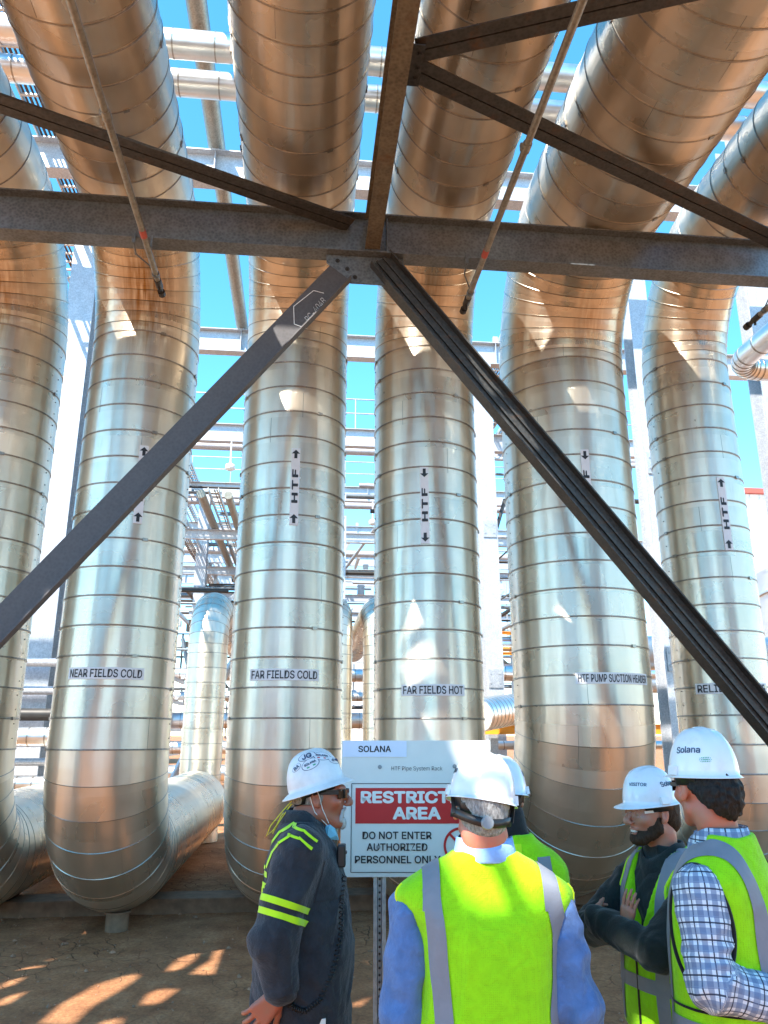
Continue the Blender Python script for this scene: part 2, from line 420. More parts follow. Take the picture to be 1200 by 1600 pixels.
def arrow(dx, dy, up=True, s=.075):
    k = 1 if up else -1
    p = [(-.13, -.5), (0, -.5), (.13, -.5), (.13, .05), (0, .05), (-.13, .05), (.36, .05), (.18, .275), (0, .5), (-.18, .275), (-.36, .05)]
    vs = [Vector((a * s * 1.25 + dx, b * s * k + dy, 0)) for a, b in p]
    return vs, [(0, 1, 4, 5), (1, 2, 3, 4), (4, 3, 6, 7), (4, 7, 8), (4, 8, 9), (4, 9, 10, 5)]
def htf_label(parent, O, cx, cy, Rr, ang, z, L, up, reading_up=True):
    tv, tf = text_mesh('HTF', .1, .0035, spacing=1.2); tv = fit(tv, L * .44, .060)
    tv = rot90(tv)
    s = L * .115
    cyl_label(parent, O, cx, cy, Rr, ang, z, .085, L, 'flow_label', texts=[(tv, tf), arrow(0, L * .42, up, s), arrow(0, -L * .42, up, s)])

AX_Y = 7.85; TOP_Z = 7.1; LOW_Z = .1
def big_pipe(X, Rr, label, y_end, rust, name_lab=None, htf=None, lower_end=14.5, top_br=1.3, panel=.27, seed=0):
    random.seed(100 + seed)
    zc = LOW_Z + Rr; br0 = Rr * 1.86
    O = Vector((X, AX_Y, 0))
    root = empty('insulated_pipe', O, label, 'pipe', 'large silver insulated pipes standing side by side')
    ex, ey, ez = Vector((1, 0, 0)), Vector((0, 1, 0)), Vector((0, 0, 1))
    mat = M['jacket_stained'] if rust else M['jacket']
    seams = MB(O)
    # low run coming from behind
    mb = MB(O); straight(mb, (X, lower_end, zc), (X, AX_Y + br0, zc), Rr, .17, 0, -ex, ez); mb.build('lower_run', M['jacket'], root)
    mb = MB(O); elbow(mb, seams, Vector((X, AX_Y + br0, zc + br0)), R(-90), R(-180), ey, ez, ex, br0, Rr, 8, 0); le = mb.build('lower_elbow', M['jacket'], root); seams.build('elbow_seams', M['seam'], le); seams = MB(O)
    z0, z1 = zc + br0, TOP_Z - top_br
    mb = MB(O); straight(mb, (X, AX_Y, z0), (X, AX_Y, z1), Rr, panel, 0, ex, ey); mb.build('riser', mat if rust else M['jacket'], root)
    if rust: stain_attr(root.children[-1], X, Rr, z1, rust, seed)
    mb = MB(O); elbow(mb, seams, Vector((X, AX_Y - top_br, z1)), 0, R(90), ey, ez, ex, top_br, Rr, 11, 0)
    ue = mb.build('upper_elbow', mat, root)
    if rust: stain_attr(ue, X, Rr, z1, rust, seed)
    mb = MB(O); straight(mb, (X, AX_Y - top_br, TOP_Z), (X, y_end, TOP_Z), Rr, panel * .97, 0, ex, -ez)
    c = Vector((X, y_end, TOP_Z))
    for k in range(5):                                              # dished end
        a0, a1 = R(18 * k), R(18 * (k + 1))
        add_ring_strip(mb, ring_pts(c - ey * math.sin(a0) * Rr * .5, ex, -ez, Rr * math.cos(a0)), ring_pts(c - ey * math.sin(a1) * Rr * .5, ex, -ez, max(.001, Rr * math.cos(a1))), 0, .2, Rr)
    mb.build('overhead_run', M['jacket'], root)
    seams.build('elbow_seams', M['seam'], ue)
    # throat seam with screw heads along the sides of the lower elbow
    n = max(1, round((z1 - z0) / panel)); sm = [strap_mesh(Rr, 'strap', b) for b in (R(-8), R(188), R(200), R(-62))]
    for i in range(n + 1):
        o = link_mesh('strap', sm[(i * 7 + seed) % 4], root); o.location = Vector((0, 0, z0 + (z1 - z0) * i / n + .004))
    L = AX_Y - top_br - y_end; n = max(1, round(L / (panel * .97)))
    for i in range(1, n):
        y = AX_Y - top_br - L * i / n
        if y < 3.2: break
        o = link_mesh('strap', sm[(i * 5 + seed) % 4], root); o.rotation_euler = (R(90), 0, 0); o.location = Vector((X, y, TOP_Z)) - O
    sc = MB(O)
    for sgn in (-1, 1):
        k = 0
        for i in range(31):
            z = z0 + .1 + (z1 - z0 - .2) * i / 30
            a = R(90 + sgn * 97)
            p = Vector((X + sgn * math.cos(R(5)) * (Rr + .003), AX_Y - math.sin(R(5)) * (Rr + .003), z))
            sc.box(p, (.008, .009, .009))
    sc.build('screw_row', M['dark'], root)
    if htf: htf_label(root, O, X, AX_Y, Rr, *htf)
    if name_lab:
        body, ang, z, w, h = name_lab
        tv, tf = text_mesh(body, .1, .0014); tv = fit(tv, w * .94, h * .72)
        cyl_label(root, O, X, AX_Y, Rr, ang, z, w, h, 'name_label', texts=[(tv, tf)])
    return root
def stain_attr(o, X, Rr, z1, amt, seed):
    """where water has run down from the elbow: a mark with a shape of its own"""
    me = o.data; at = me.attributes.new('stain', 'FLOAT', 'POINT'); v = np.zeros(len(me.vertices) * 3, np.float32); me.vertices.foreach_get('co', v); v = v.reshape(-1, 3)
    z = v[:, 2]; x = v[:, 0] / Rr; front = np.clip((-v[:, 1] - .0) / Rr * 2, 0, 1)
    dz = z - (z1 + .42)
    x0 = (-.3, -.1, .15, .25, -.05, .12, .3)[seed]; wd = (.4, .55, .42, .35, .30, .26, .3)[seed]; dz = dz + (0, .12, .0, .25, -.18, .1, .2)[seed]
    f = amt * np.exp(-((x - x0) / wd) ** 2) * np.where(dz > 0, np.exp(-(dz / .35) ** 2), np.exp(-(dz / (.4 + .08 * (seed % 3))) ** 2))
    at.data.foreach_set('value', (f * front * 1.15).clip(0, 1).astype(np.float32))

# angles: 0 faces -Y; camera sits at the origin
big_pipe(-3.22, .55, 'leftmost big silver pipe, cut by the left edge of the photo', 2.0, .9, seed=1)
big_pipe(-1.79, .55, 'big silver pipe lettered NEAR FIELDS COLD with brown streaks below its upper bend', 2.0, 1,
         ('NEAR FIELDS COLD', R(2), 2.34, .70, .105), (R(19), 4.15, .80, True), seed=2)
b3 = big_pipe(-.15, .55, 'big silver pipe lettered FAR FIELDS COLD behind the dark uniformed man', 2.0, 0,
         ('FAR FIELDS COLD', R(-1), 2.34, .67, .105), (R(3), 4.17, .80, True), seed=3)
big_pipe(1.275, .55, 'big silver pipe lettered FAR FIELDS HOT behind the restricted area sign', 2.0, .5,
         ('FAR FIELDS HOT', R(-4), 2.21, .62, .105), (R(-10), 4.02, .80, False), seed=4)
big_pipe(2.87, .69, 'thickest silver pipe, lettered HTF PUMP SUCTION HEADER', 2.0, .45,
         ('HTF PUMP SUCTION HEADER', R(9), 2.32, .80, .105), (R(-4), 4.22, .80, False), seed=5, top_br=1.42)
big_pipe(4.39, .467, 'thinnest big silver pipe, rightmost of the row, its low label half hidden by a brace', 2.0, .4,
         ('RELIEF HEADER', R(-15), 2.25, .74, .105), (R(0), 4.05, .80, True), seed=6, top_br=1.25)
# drain stub below the bend
O = Vector((-1.72, 8.55, 0)); d = MB(O)
d.tube([(-1.72, 8.55, -.03), (-1.72, 8.55, .14)], .11, 20); d.tube([(-1.72, 8.55, .135), (-1.72, 8.55, .15)], .125, 20)
tag(d.build('drain_stub', M['concrete']), 'short stub post under the bottom bend of the NEAR FIELDS COLD pipe', 'post')

# low concrete sleeper the pipes lie on, with steel shoes
O = Vector((0, 9.35, 0)); s = MB(O)
s.box((1.2, 9.35, .03), (12.5, .42, .22)); s.build('concrete_sleeper', M['concrete'], None, .012)
tag(bpy.data.objects['concrete_sleeper'], 'long low concrete sleeper on the dirt under the big pipes', 'sleeper')
for i, (X, Rr, lab) in enumerate(((-3.22, .55, 'dark pipe shoe under the leftmost big pipe'), (-1.79, .55, 'dark pipe shoe under the NEAR FIELDS COLD pipe'), (-.15, .55, 'dark pipe shoe under the FAR FIELDS COLD pipe'), (1.275, .55, 'dark pipe shoe under the FAR FIELDS HOT pipe'), (2.87, .69, 'dark pipe shoe under the thickest pipe'), (4.39, .467, 'dark pipe shoe under the rightmost big pipe'))):
    O = Vector((X, 9.35, .14)); s = MB(O)
    s.box((X, 9.35, .15), (.5, .34, .02)); s.box((X - .12, 9.35, .2), (.02, .3, .12)); s.box((X + .12, 9.35, .2), (.02, .3, .12))
    s.box((X, 9.35, .19), (.22, .02, .1))
    tag(s.build('pipe_shoe', M['dark']), lab, 'pipe support', 'pipe shoes on the sleeper')

# ------------------------------------------------------------ steelwork in front
def wsec(bw, d, tf=.014, tw=.01):
    b, h = bw / 2, d / 2; w = tw / 2
    return [(-b, -h), (b, -h), (b, -h + tf), (w, -h + tf), (w, h - tf), (b, h - tf), (b, h), (-b, h), (-b, h - tf), (-w, h - tf), (-w, -h + tf), (-b, -h + tf)]
def lsec(a, b, t=.01): return [(0, 0), (a, 0), (a, t), (t, t), (t, b), (0, b)]
def bolt(mb, p, n, r=.014, h=.014, mi=0):
    n = Vector(n).normalized(); p = Vector(p); mb.tube([p, p + n * h], r, 6, mi, smooth=False); mb.tube([p - n * .001, p + n * .003], r * 1.6, 14, mi, smooth=False)

BY = 6.09; BZ = 6.205; BD = .41
O = Vector((-5.2, BY, BZ)); b = MB(O); b.prism(wsec(.18, BD), (-5.2, BY, BZ), (7.2, BY, BZ)); beam = b.build('beam', M['galv_old'], None, .003)
tag(beam, 'long weathered steel cross beam spanning the picture under the overhead pipes', 'beam')
# the joint: gusset plate below the beam
GX = .575
gp = MB(O)
gp.prism([(-.46, 0), (.24, 0), (.24, -.10), (.08, -.28), (-.24, -.28), (-.46, -.08)], (GX, BY - .008, 5.998), (GX, BY + .008, 5.998), mi=0)
gpo = gp.build('gusset_plate', M['galv_old'], beam)
bm_ = MB(O)
for dx, dz in ((-.36, -.06), (-.27, -.14), (.17, -.08), (-.20, -.22), (.06, -.2)): bolt(bm_, (GX + dx, BY - .008, 5.998 + dz), (0, -1, 0), .013)
bm_.build('bolts', M['dark'], gpo)
tb = MB(O); tb.box((GX - .085, BY - .015, BZ), (.012, .04, .3)); tb.box((GX + .09, BY - .03, BZ), (.012, .05, .36))
for k in range(4): bolt(tb, (GX - .055, BY - .012, BZ - .12 + k * .08), (0, -1, 0), .012)
tb.build('connection_plate', M['galv_old'], beam)

# stringer running from the joint towards the camera, overhead
O = Vector((GX, -4, BZ)); b = MB(O); b.prism(wsec(.135, .34), (GX - .05, 6.0, BZ - .01), (GX - .05, -4, BZ - .01)); sb = b.build('stringer_beam', M['stringer'], None, .003)
tag(sb, 'steel stringer beam running overhead from the cross beam to the top of the photo', 'beam')
g2 = MB(O); g2.box((GX + .08, 4.19, BZ + .03), (.1, .34, .012)); g2.box((GX + .005, 4.19, BZ - .01), (.014, .42, .26))
for dy in (-.1, .02, .1): bolt(g2, (GX + .1, 4.19 + dy, BZ + .024), (0, 0, -1), .013)
g2.build('gusset_plate', M['galv_dark'], sb)

def plan_brace(a, b, lab, dz=0.0, flip=1):
    a, b = Vector(a), Vector(b); m = MB(a)
    m.prism([(0, 0), (.09 * flip, 0), (.09 * flip, .01), (.01 * flip, .01), (.01 * flip, .09), (0, .09)], a, b); m.prism([(-.012 * flip, 0), (-.102 * flip, 0), (-.102 * flip, .01), (-.022 * flip, .01), (-.022 * flip, .09), (-.012 * flip, .09)], a, b)
    for k in (.12, .5, .88):
        p = a.lerp(b, k); m.box(p + Vector((0, 0, .045)), (.03, .03, .05))
    return tag(m.build('plan_brace', M['galv_dark']), lab, 'brace', 'flat bracing between the beams')
plan_brace((.32, 6.02, 6.27), (-3.6, 4.35, 6.27), 'dark double angle brace sloping over the NEAR FIELDS COLD pipe at upper left')
plan_brace((.66, 4.25, 6.27), (4.4, 5.86, 6.27), 'dark double angle brace from the stringer down to the right end of the beam')
plan_brace((.66, 4.10, 6.27), (3.9, 2.85, 6.27), 'rusty double angle brace from the stringer up to the top right of the photo')

# chevron braces below the joint
def chevron(a, b, w, lab, mat, face_flange):
    a, b = Vector(a), Vector(b); O = a; m = MB(O)
    if face_flange:
        m.prism(wsec(.012, w)[0:1] and [(-.006, -w / 2), (.006, -w / 2), (.006, w / 2), (-.006, w / 2)], a, b, up=(0, 0, 1))
        d = (b - a).normalized(); nrm = Vector((0, 1, 0)); upv = d.cross(nrm).normalized()
        for s_ in (-1,):
            m.prism([(-.075, -.005), (.0, -.005), (.0, .005), (-.075, .005)] if False else [(-.09, -.006 + s_ * (w / 2 - .006)), (-.006, -.006 + s_ * (w / 2 - .006)), (-.006, .006 + s_ * (w / 2 - .006)), (-.09, .006 + s_ * (w / 2 - .006))], a, b, up=(0, 0, 1))
    else:
        m.prism(wsec(.16, w, .012, .01), a, b)
        # two rolled ribs along the web, as on a back-to-back channel
        for s_ in (-1, 1):
            m.prism([(-.03, s_ * .035 - .008), (.03, s_ * .035 - .008), (.03, s_ * .035 + .008), (-.03, s_ * .035 + .008)], a, b)
    o = m.build('diagonal_brace', mat, None, .002)
    return tag(o, lab, 'brace', 'diagonal braces below the cross beam'), a, b
cbL, aL, bL = chevron((.243, BY - .02, 5.80), (-3.86, BY - .02, .55), .245, 'plain grey diagonal brace with chalk marks, descending to the left', M['steel_grey'], True)
cbR, aR, bR = chevron((.60, BY - .02, 5.96), (5.25, BY - .02, .0), .225, 'dark ribbed diagonal brace descending to the right', M['galv_dark'], False)
# chalk outline and scrawl on the left brace
def chalk():
    dl = (bL - aL).normalized(); upv = Vector((0, -1, 0)).cross(dl).normalized()
    if upv.z < 0: upv = -upv
    xr = -dl                                                         # writing climbs to the right
    org = aL + dl * .42
    fr = lambda x, y: org + xr * x + upv * y + Vector((0, -.0095, 0))
    m = MB(aL)
    pts = [(-.21, -.142), (-.25, -.02), (-.12, .095), (.12, .065), (.16, -.02)]
    for p, q in zip(pts, pts[1:]): m.bar(fr(*p), fr(*q), .006, .002, up=(0, 1, 0))
    tv, tf = text_mesh('PC-404B', .1, -.001, shear=.25); tv = fit(tv, .27, .062)
    m.add([fr(v.x - .02, v.y - .07 + v.x * .06) for v in tv], tf)
    m.build('chalk_mark', M['chalk'], cbL)
chalk()

# ------------------------------------------------------------ deluge tubes hung below the beam
def nozzle_tube(X, y0, lab, tagy):
    O = Vector((X, 6.0, 5.9)); root = empty('spray_tube', O, lab, 'tube', 'thin spray tubes hung under the cross beam')
    m = MB(O); m.tube([(X, -4, 5.9), (X, 3.6, 5.9), (X, 6.55, 5.9)], .027, 14); m.build('tube', M['rod'], root)
    m = MB(O); m.tube([(X, 6.5, 5.9), (X, 6.62, 5.9), (X, 6.63, 5.9), (X, 6.70, 5.9)], [.033, .033, .024, .024], 14); m.tube([(X, 6.70, 5.9), (X, 6.76, 5.9)], .036, 8, smooth=False)
    m.tube([(X, 6.60, 5.9), (X, 6.60, 5.84)], .012, 8); m.build('nozzle', M['dark'], root)
    m = MB(O); m.tube([(X, 4.45, 5.9), (X, 4.53, 5.9)], .035, 14); m.box((X - .03, 4.49, 5.9), (.03, .03, .05)); m.build('coupling', M['rod'], root)
    m = MB(O); m.tube([(X, tagy, 5.9), (X, tagy + .10, 5.9)], .0285, 14, cap=False); m.build('red_tag', M['redtag'], root)
    m = MB(O)
    m.bar((X - .12, BY - .10, 5.93), (X - .12, BY - .10, 6.06), .03, .012); m.box((X - .12, BY - .085, 6.012), (.03, .05, .012)); m.box((X - .12, BY - .085, 5.982), (.03, .05, .012))
    m.tube([(X - .12, BY - .09, 5.94), (X - .12, BY + .02, 5.90), (X, BY + .32, 5.93)], .007, 6)
    m.bar((X + .03, BY - .09, 5.9), (X + .03, BY - .09, 6.03), .02, .008)
    m.tube([(X, BY + .30, 5.9), (X, BY + .34, 5.9)], .034, 14)
    m.build('hanger', M['galv_old'], root)
nozzle_tube(-1.45, 0, 'thin spray tube crossing the NEAR FIELDS COLD pipe', 5.75)
nozzle_tube(1.51, 0, 'thin spray tube ending between the FAR FIELDS HOT pipe and the thickest pipe', 5.72)
nozzle_tube(4.52, 0, 'thin spray tube at the right edge of the photo', 5.72)

# ------------------------------------------------------------ slotted deck added out of frame: its holes shape the dappled sun
def up9(p): dz = DECK_Z - p[2]; return Vector((p[0] - .45 * dz, p[1] - .6 * dz, 0))
DECK_Z = 9.0
def slit(x0, x1, s0, s1):
    """slot given by where the light through it crosses the height of the big pipes (7.1 m)"""
    dx, dy = .45 * (DECK_Z - 7.1), .6 * (DECK_Z - 7.1)
    return [Vector((x0 - dx, s0 - dy, 0)), Vector((x1 - dx, s0 - dy, 0)), Vector((x1 - dx, s1 - dy, 0)), Vector((x0 - dx, s1 - dy, 0))]
holes = [slit(-1.6, -.4, 6.02, 6.16), slit(.15, .8, 5.95, 6.08), slit(1.6, 2.4, 5.92, 6.10), slit(-5.0, -3.5, 5.75, 5.95),
         slit(1.65, 2.4, 5.05, 5.40),
         slit(-5.2, -3.3, 4.06, 4.3), slit(-1.4, -.55, 4.74, 4.94), slit(-1.4, -.55, 4.44, 4.64), slit(-1.4, -.55, 4.02, 4.24),
         slit(.1, .9, 4.60, 4.84), slit(.1, .9, 4.28, 4.50), slit(.1, .9, 3.90, 4.16), slit(1.6, 2.4, 4.1, 4.28)]
HOLES_GROUND = [[(-5.691, 0.552), (-5.657, 0.924), (-5.514, 1.312), (-5.269, 1.561), (-5.235, 1.491), (-5.34, 1.158), (-5.439, 0.835), (-5.477, 0.506)], [(-5.117, 0.881), (-5.113, 1.12), (-5.029, 1.215), (-4.901, 1.172), (-4.994, 0.882)], [(-5.051, 1.606), (-5.032, 2.007), (-4.88, 2.233), (-4.89, 1.934), (-4.95, 1.665)], [(-4.852, 1.534), (-4.746, 1.958), (-4.746, 2.369), (-4.574, 2.394), (-4.561, 1.9), (-4.687, 1.517)], [(-6.243, 2.057), (-6.189, 2.248), (-6.027, 2.292), (-6.091, 2.08)], [(-6.598, 2.001), (-6.483, 2.102), (-6.328, 2.143), (-6.396, 1.998)], [(-6.268, 1.7), (-6.202, 1.868), (-6.065, 1.926), (-6.115, 1.753)], [(-6.248, 1.313), (-6.221, 1.497), (-6.108, 1.582), (-6.144, 1.41)], [(-6.148, 0.923), (-6.1, 1.151), (-5.997, 1.242), (-6.045, 0.992)], [(-5.326, 0.467), (-5.272, 0.579), (-5.18, 0.63), (-5.182, 0.452)], [(-3.61, 1.614), (-3.509, 1.789), (-3.462, 1.842), (-3.489, 1.637)], [(-3.656, 0.687), (-3.575, 0.886), (-3.51, 0.836), (-3.595, 0.615)]]
HOLE_VEST = [[(-2.98,-2.39),(-2.685,-2.39),(-2.685,-2.2),(-2.98,-2.2)],[(-2.86,-2.15),(-2.45,-2.15),(-2.45,-1.97),(-2.86,-1.97)],[(-2.62,-1.57),(-2.42,-1.57),(-2.42,-1.44),(-2.62,-1.44)],[(-2.62,-1.07),(-2.4,-1.07),(-2.4,-.88),(-2.6,-.88)]]
holes += [[Vector((x, y, 0)) for x, y in h] for h in HOLES_GROUND + HOLE_VEST]
outer = [Vector(p) for p in ((-4.6, -3.6, 0), (-1.0, -3.6, 0), (-1.0, .42, 0), (4.4, .42, 0), (4.4, 5.34, 0), (-8.2, 5.34, 0), (-8.2, .42, 0), (-4.6, .42, 0))]
polys = [outer] + holes
tri = tessellate_polygon(polys); flat = [p for pl in polys for p in pl]
dk = MB((0, 0, DECK_Z)); vz = [Vector((p.x, p.y, DECK_Z)) for p in flat]
dk.add(vz, [tuple(t) for t in tri]); dk.add([v + Vector((0, 0, .02)) for v in vz], [tuple(reversed(t)) for t in tri])
i0 = 0
for pl in polys:
    n = len(pl); dk.add(vz[i0:i0 + n] + [v + Vector((0, 0, .02)) for v in vz[i0:i0 + n]], [(k, (k + 1) % n, n + (k + 1) % n, n + k) for k in range(n)]); i0 += n
tag(dk.build('shade_deck', M['galv']), 'added unseen deck whose cut slots shape the sun patches', 'shade deck')

# unseen columns added under the shade deck as dark streaks for reflections
for x, y, lab in ((-5.6, -1.6, 'added unseen column behind the camera, far left, for reflections'), (3.6, -1.6, 'added unseen column behind the camera, right, for reflections'), (-5.6, 3.2, 'added column left of the group, out of frame, for reflections'), (4.6, 2.2, 'added column right of the group, out of frame, for reflections')):
    O = Vector((x, y, 0)); m = MB(O); m.prism(wsec(.36, .36, .02, .014), (x, y, 0), (x, y, 8.99), up=(0, 1, 0)); m.bar((x, y, 8.82), (x + (3.2 if x < 0 else -3.2), y, 8.82), .2, .3)
    tag(m.build('reflection_column', M['galv_dark']), lab, 'column', 'added unseen columns for reflections')
# unseen dirt bank, added so the pipes reflect warm brown low down
bk = MB((0, -15, 0)); NX = 60
prof = [(-9.5, -.1), (-11, .5), (-12.5, 1.5), (-13.6, 2.3), (-15, 2.55), (-16.5, 2.2), (-19, .6), (-21, -.1)]
bk.rings([[Vector((-60 + 120 * i / NX, y + noise.noise(Vector((i * .35, y, 0))) * .5, z + .35 * noise.noise(Vector((i * .5, y * .7, 3))) * (z > 0))) for i in range(NX + 1)] for y, z in prof], 0, True, cap=False, closed=False)
tag(bk.build('reflection_bank', M['ground']), kind='structure', label='added unseen dirt bank behind the camera for the metal to reflect')
# ------------------------------------------------------------ pipe rack behind
def xbeam(x0, x1, y, z, d, bw, mat, name, lab, group):
    O = Vector((x0, y, z)); m = MB(O); m.prism(wsec(bw, d, .02, .012), (x0, y, z), (x1, y, z))
    return tag(m.build(name, mat), lab, 'beam', group)
ords = ['nearest', 'second', 'third', 'fourth', 'fifth', 'sixth', 'farthest']
for k in range(7):
    y = 11.1 + 6 * k
    bo = xbeam(-9.5, 12.5, y, 10.98, .6, .26, M['galv_bright'], 'rack_beam', '%s pale sunlit cross beam of the high pipe rack' % ords[k], 'cross beams of the high pipe rack')
    m = MB((-9.5, y, 10.98))
    for x in (-7.2, -1.7, -.9, 2.4, 4.6, 7.4): m.box((x, y - .08, 11.36), (.12, .1, .16)); m.box((x, y - .07, 10.98), (.014, .12, .54))
    m.build('stiffeners', M['galv_bright'], bo)
for k, (y, z, r) in enumerate(((24.2, 10.95, .13), (30.4, 10.9, .14), (36.6, 10.3, .16))):
    O = Vector((-9, y, z)); m = MB(O); m.tube([(-9, y, z), (12, y, z)], r, 16)
    tag(m.build('cross_tube', M['galv_bright']), '%s thin pale tube across the high pipe rack' % ords[k], 'tube', 'tubes across the pipe rack')
# second tier further back
for k in range(4):
    y = 25.6 + 6 * k
    xbeam(-9.5, 12.5, y, 8.3, .34, .2, M['galv_bright'], 'rack_beam', '%s slim beam of the lower tier of the pipe rack behind' % ords[k], 'cross beams of the lower tier')
for k, (x, y, zt, w) in enumerate(((-3.98, 12.4, 10.68, .44), (6.08, 12.4, 10.68, .36), (4.24, 17.1, 10.68, .38), (8.55, 12.4, 13.5, .5), (-7.4, 17.1, 10.68, .4), (-3.9, 29.1, 10.68, .4), (1.0, 35.1, 10.68, .36), (4.24, 41.1, 10.68, .4))):
    labs = ['broad galvanised column in the sun between the two leftmost big pipes', 'tall bluish column between the thickest and the rightmost big pipe', 'bluish column between the FAR FIELDS HOT pipe and the thickest pipe', 'galvanised column at the right edge of the photo', 'rack column far left behind the leftmost big pipe', 'far rack column behind the NEAR FIELDS COLD pipe', 'far white column seen between the FAR FIELDS COLD and HOT pipes', 'far rack column behind the thickest pipe']
    O = Vector((x, y, 0)); m = MB(O); m.prism(wsec(w, .4, .022, .014), (x, y, .05), (x, y, zt), up=(0, 1, 0)); c = m.build('rack_column', M['galv_bright'])
    tag(c, labs[k], 'column', 'columns of the pipe rack')
    m = MB(O); m.box((x, y, .04), (w + .25, .7, .12)); m.build('base_plate', M['galv'], c)
    if k in (1, 2):
        m = MB(O)
        for zz in (3.0, 6.4): m.box((x, y - .215, zz), (w * .8, .02, .4)); 
        for zz in (2.9, 3.1, 6.3, 6.5):
            for dx in (-.1, .1): bolt(m, (x + dx, y - .225, zz), (0, -1, 0), .016)
        m.build('splice_plate', M['galv'], c)
# raking braces of the rack behind
for a, b, lab in (((4.2, 23.1, 10.5), (8.4, 17.2, 8.2), 'thin grey strut sloping from the middle rack column'), ((1.0, 35, 8), (3.4, 29.2, 10.6), 'thin strut between the FAR FIELDS COLD and HOT pipes'), ((-.6, 18, .2), (.95, 18, 3.6), 'short dark brace behind the sign, left leg'), ((.9, 18, .2), (-.5, 18.1, 3.4), 'short dark brace behind the sign, right leg'), ((-2.9, 17, .2), (-1.0, 17, 4.4), 'dark diagonal brace behind the FAR FIELDS COLD pipe')):
    m = MB(a); m.tube([a, b], .07, 10); tag(m.build('rack_strut', M['galv']), lab, 'brace')
# pipes lying along the rack
def long_pipe(pts, r, mat, lab, group=None, name='rack_pipe', bands=0, cat='pipe'):
    O = Vector(pts[0]); root = empty(name, O, lab, cat, group)
    path = [Vector(pts[0])]
    for i in range(1, len(pts) - 1):
        a, b, c = Vector(pts[i - 1]), Vector(pts[i]), Vector(pts[i + 1]); br = min(r * 3, (b - a).length * .45, (c - b).length * .45)
        p0 = b + (a - b).normalized() * br; p1 = b + (c - b).normalized() * br
        for k in range(9):
            t = k / 8; path.append((p0.lerp(b, t)).lerp(b.lerp(p1, t), t))
    path.append(Vector(pts[-1]))
    m = MB(O); m.tube(path, r, 28); m.build('pipe_body', mat, root)
    if bands:
        bm2 = MB(O)
        for i in range(len(path) - 1):
            a, b = path[i], path[i + 1]; L = (b - a).length; d = (b - a).normalized()
            n = max(1, int(L / bands))
            for j in range(n):
                p = a + d * (L * (j + .5) / n); bm2.tube([p - d * .009, p + d * .009], r + .005, 28, cap=True)
        bm2.build('bands', M['strap'], root)
    return root
def jm():
    t = NT('cladding'); c = t.coord('Object'); n = t.noise(c, 3, 4, .6)
    t.set(Base_Color=t.ramp(n, [(.3, (.62, .615, .6)), (.7, (.78, .775, .76))]), Metallic=1.0, Roughness=t.math('ADD', t.math('MULTIPLY', n, .2), .24)); t.bump(n, .25, .01); return t.m
M['clad'] = jm()
long_pipe([(-9, 7.55, 9.8), (7, 7.55, 9.8)], .165, M['clad'], 'upper of the two silver pipes crossing high over the left pipes', 'silver pipes crossing high overhead', bands=.5)
long_pipe([(-9, 8.08, 9.75), (7, 8.08, 9.75)], .165, M['clad'], 'lower of the two silver pipes crossing high over the left pipes', 'silver pipes crossing high overhead', bands=.5)
long_pipe([(-1.7, 4, 11.44), (-1.7, 47, 11.44)], .145, M['rod'], 'galvanised pipe running along the rack above the gap right of the NEAR FIELDS COLD pipe', 'galvanised pipes along the rack')
long_pipe([(-1.05, 17, 11.42), (-1.05, 47, 11.42)], .12, M['rod'], 'thinner galvanised pipe along the rack beside the FAR FIELDS COLD pipe', 'galvanised pipes along the rack')
long_pipe([(-3.1, 22, 8.62), (-3.1, 47, 8.62)], .13, M['rod'], 'galvanised pipe on the lower tier behind the NEAR FIELDS COLD pipe', 'galvanised pipes along the rack')
long_pipe([(-2.3, 22, 8.6), (-2.3, 47, 8.6)], .12, M['rod'], 'right one of the galvanised pipes on the lower tier', 'galvanised pipes along the rack')
for k, (x, w, z, lab) in enumerate(((-5.1, .5, 11.4, 'ladder cable tray running along the rack at upper left, outer one'), (-4.45, .36, 11.4, 'narrow ladder cable tray at upper left beside the NEAR FIELDS COLD pipe'),
        (5.0, .5, 11.4, 'ladder cable tray above the gap left of the thickest pipe, left one'), (5.75, .5, 11.4, 'ladder cable tray above the gap left of the thickest pipe, middle one'), (6.5, .5, 11.4, 'ladder cable tray above the gap left of the thickest pipe, right one'), (-4.2, .5, 8.6, 'cable tray on the lower tier at far left'), (-2.75, .3, 8.7, 'narrow cable tray between the galvanised pipes of the lower tier'))):
    ya = 6.5 if z > 9 and x < 0 else 16.5 if z > 9 else 22
    O = Vector((x, ya, z)); root = empty('cable_tray', O, lab, 'cable tray', 'cable trays along the rack')
    m = MB(O)
    for s_ in (-1, 1): m.box((x + s_ * w / 2, (ya + 47) / 2, z + .06), (.025, 47 - ya, .13))
    m.build('side_rails', M['tray'], root)
    m = MB(O); n = int((47 - ya) / .3)
    for i in range(n): m.box((x, ya + .15 + i * .3, z + .01), (w - .03, .05, .03))
    m.build('rungs', M['tray'], root)
    m = MB(O); rr = random.Random(k)
    for i in range(int(w / .07)):
        xx = x - w / 2 + .05 + i * .07
        if rr.random() < .75: m.tube([(xx + rr.uniform(-.01, .01), ya + (47 - ya) * q / 12, z + .05 + rr.uniform(0, .012)) for q in range(13)], rr.uniform(.016, .028), 7)
    m.build('cables', M['cable'], root)
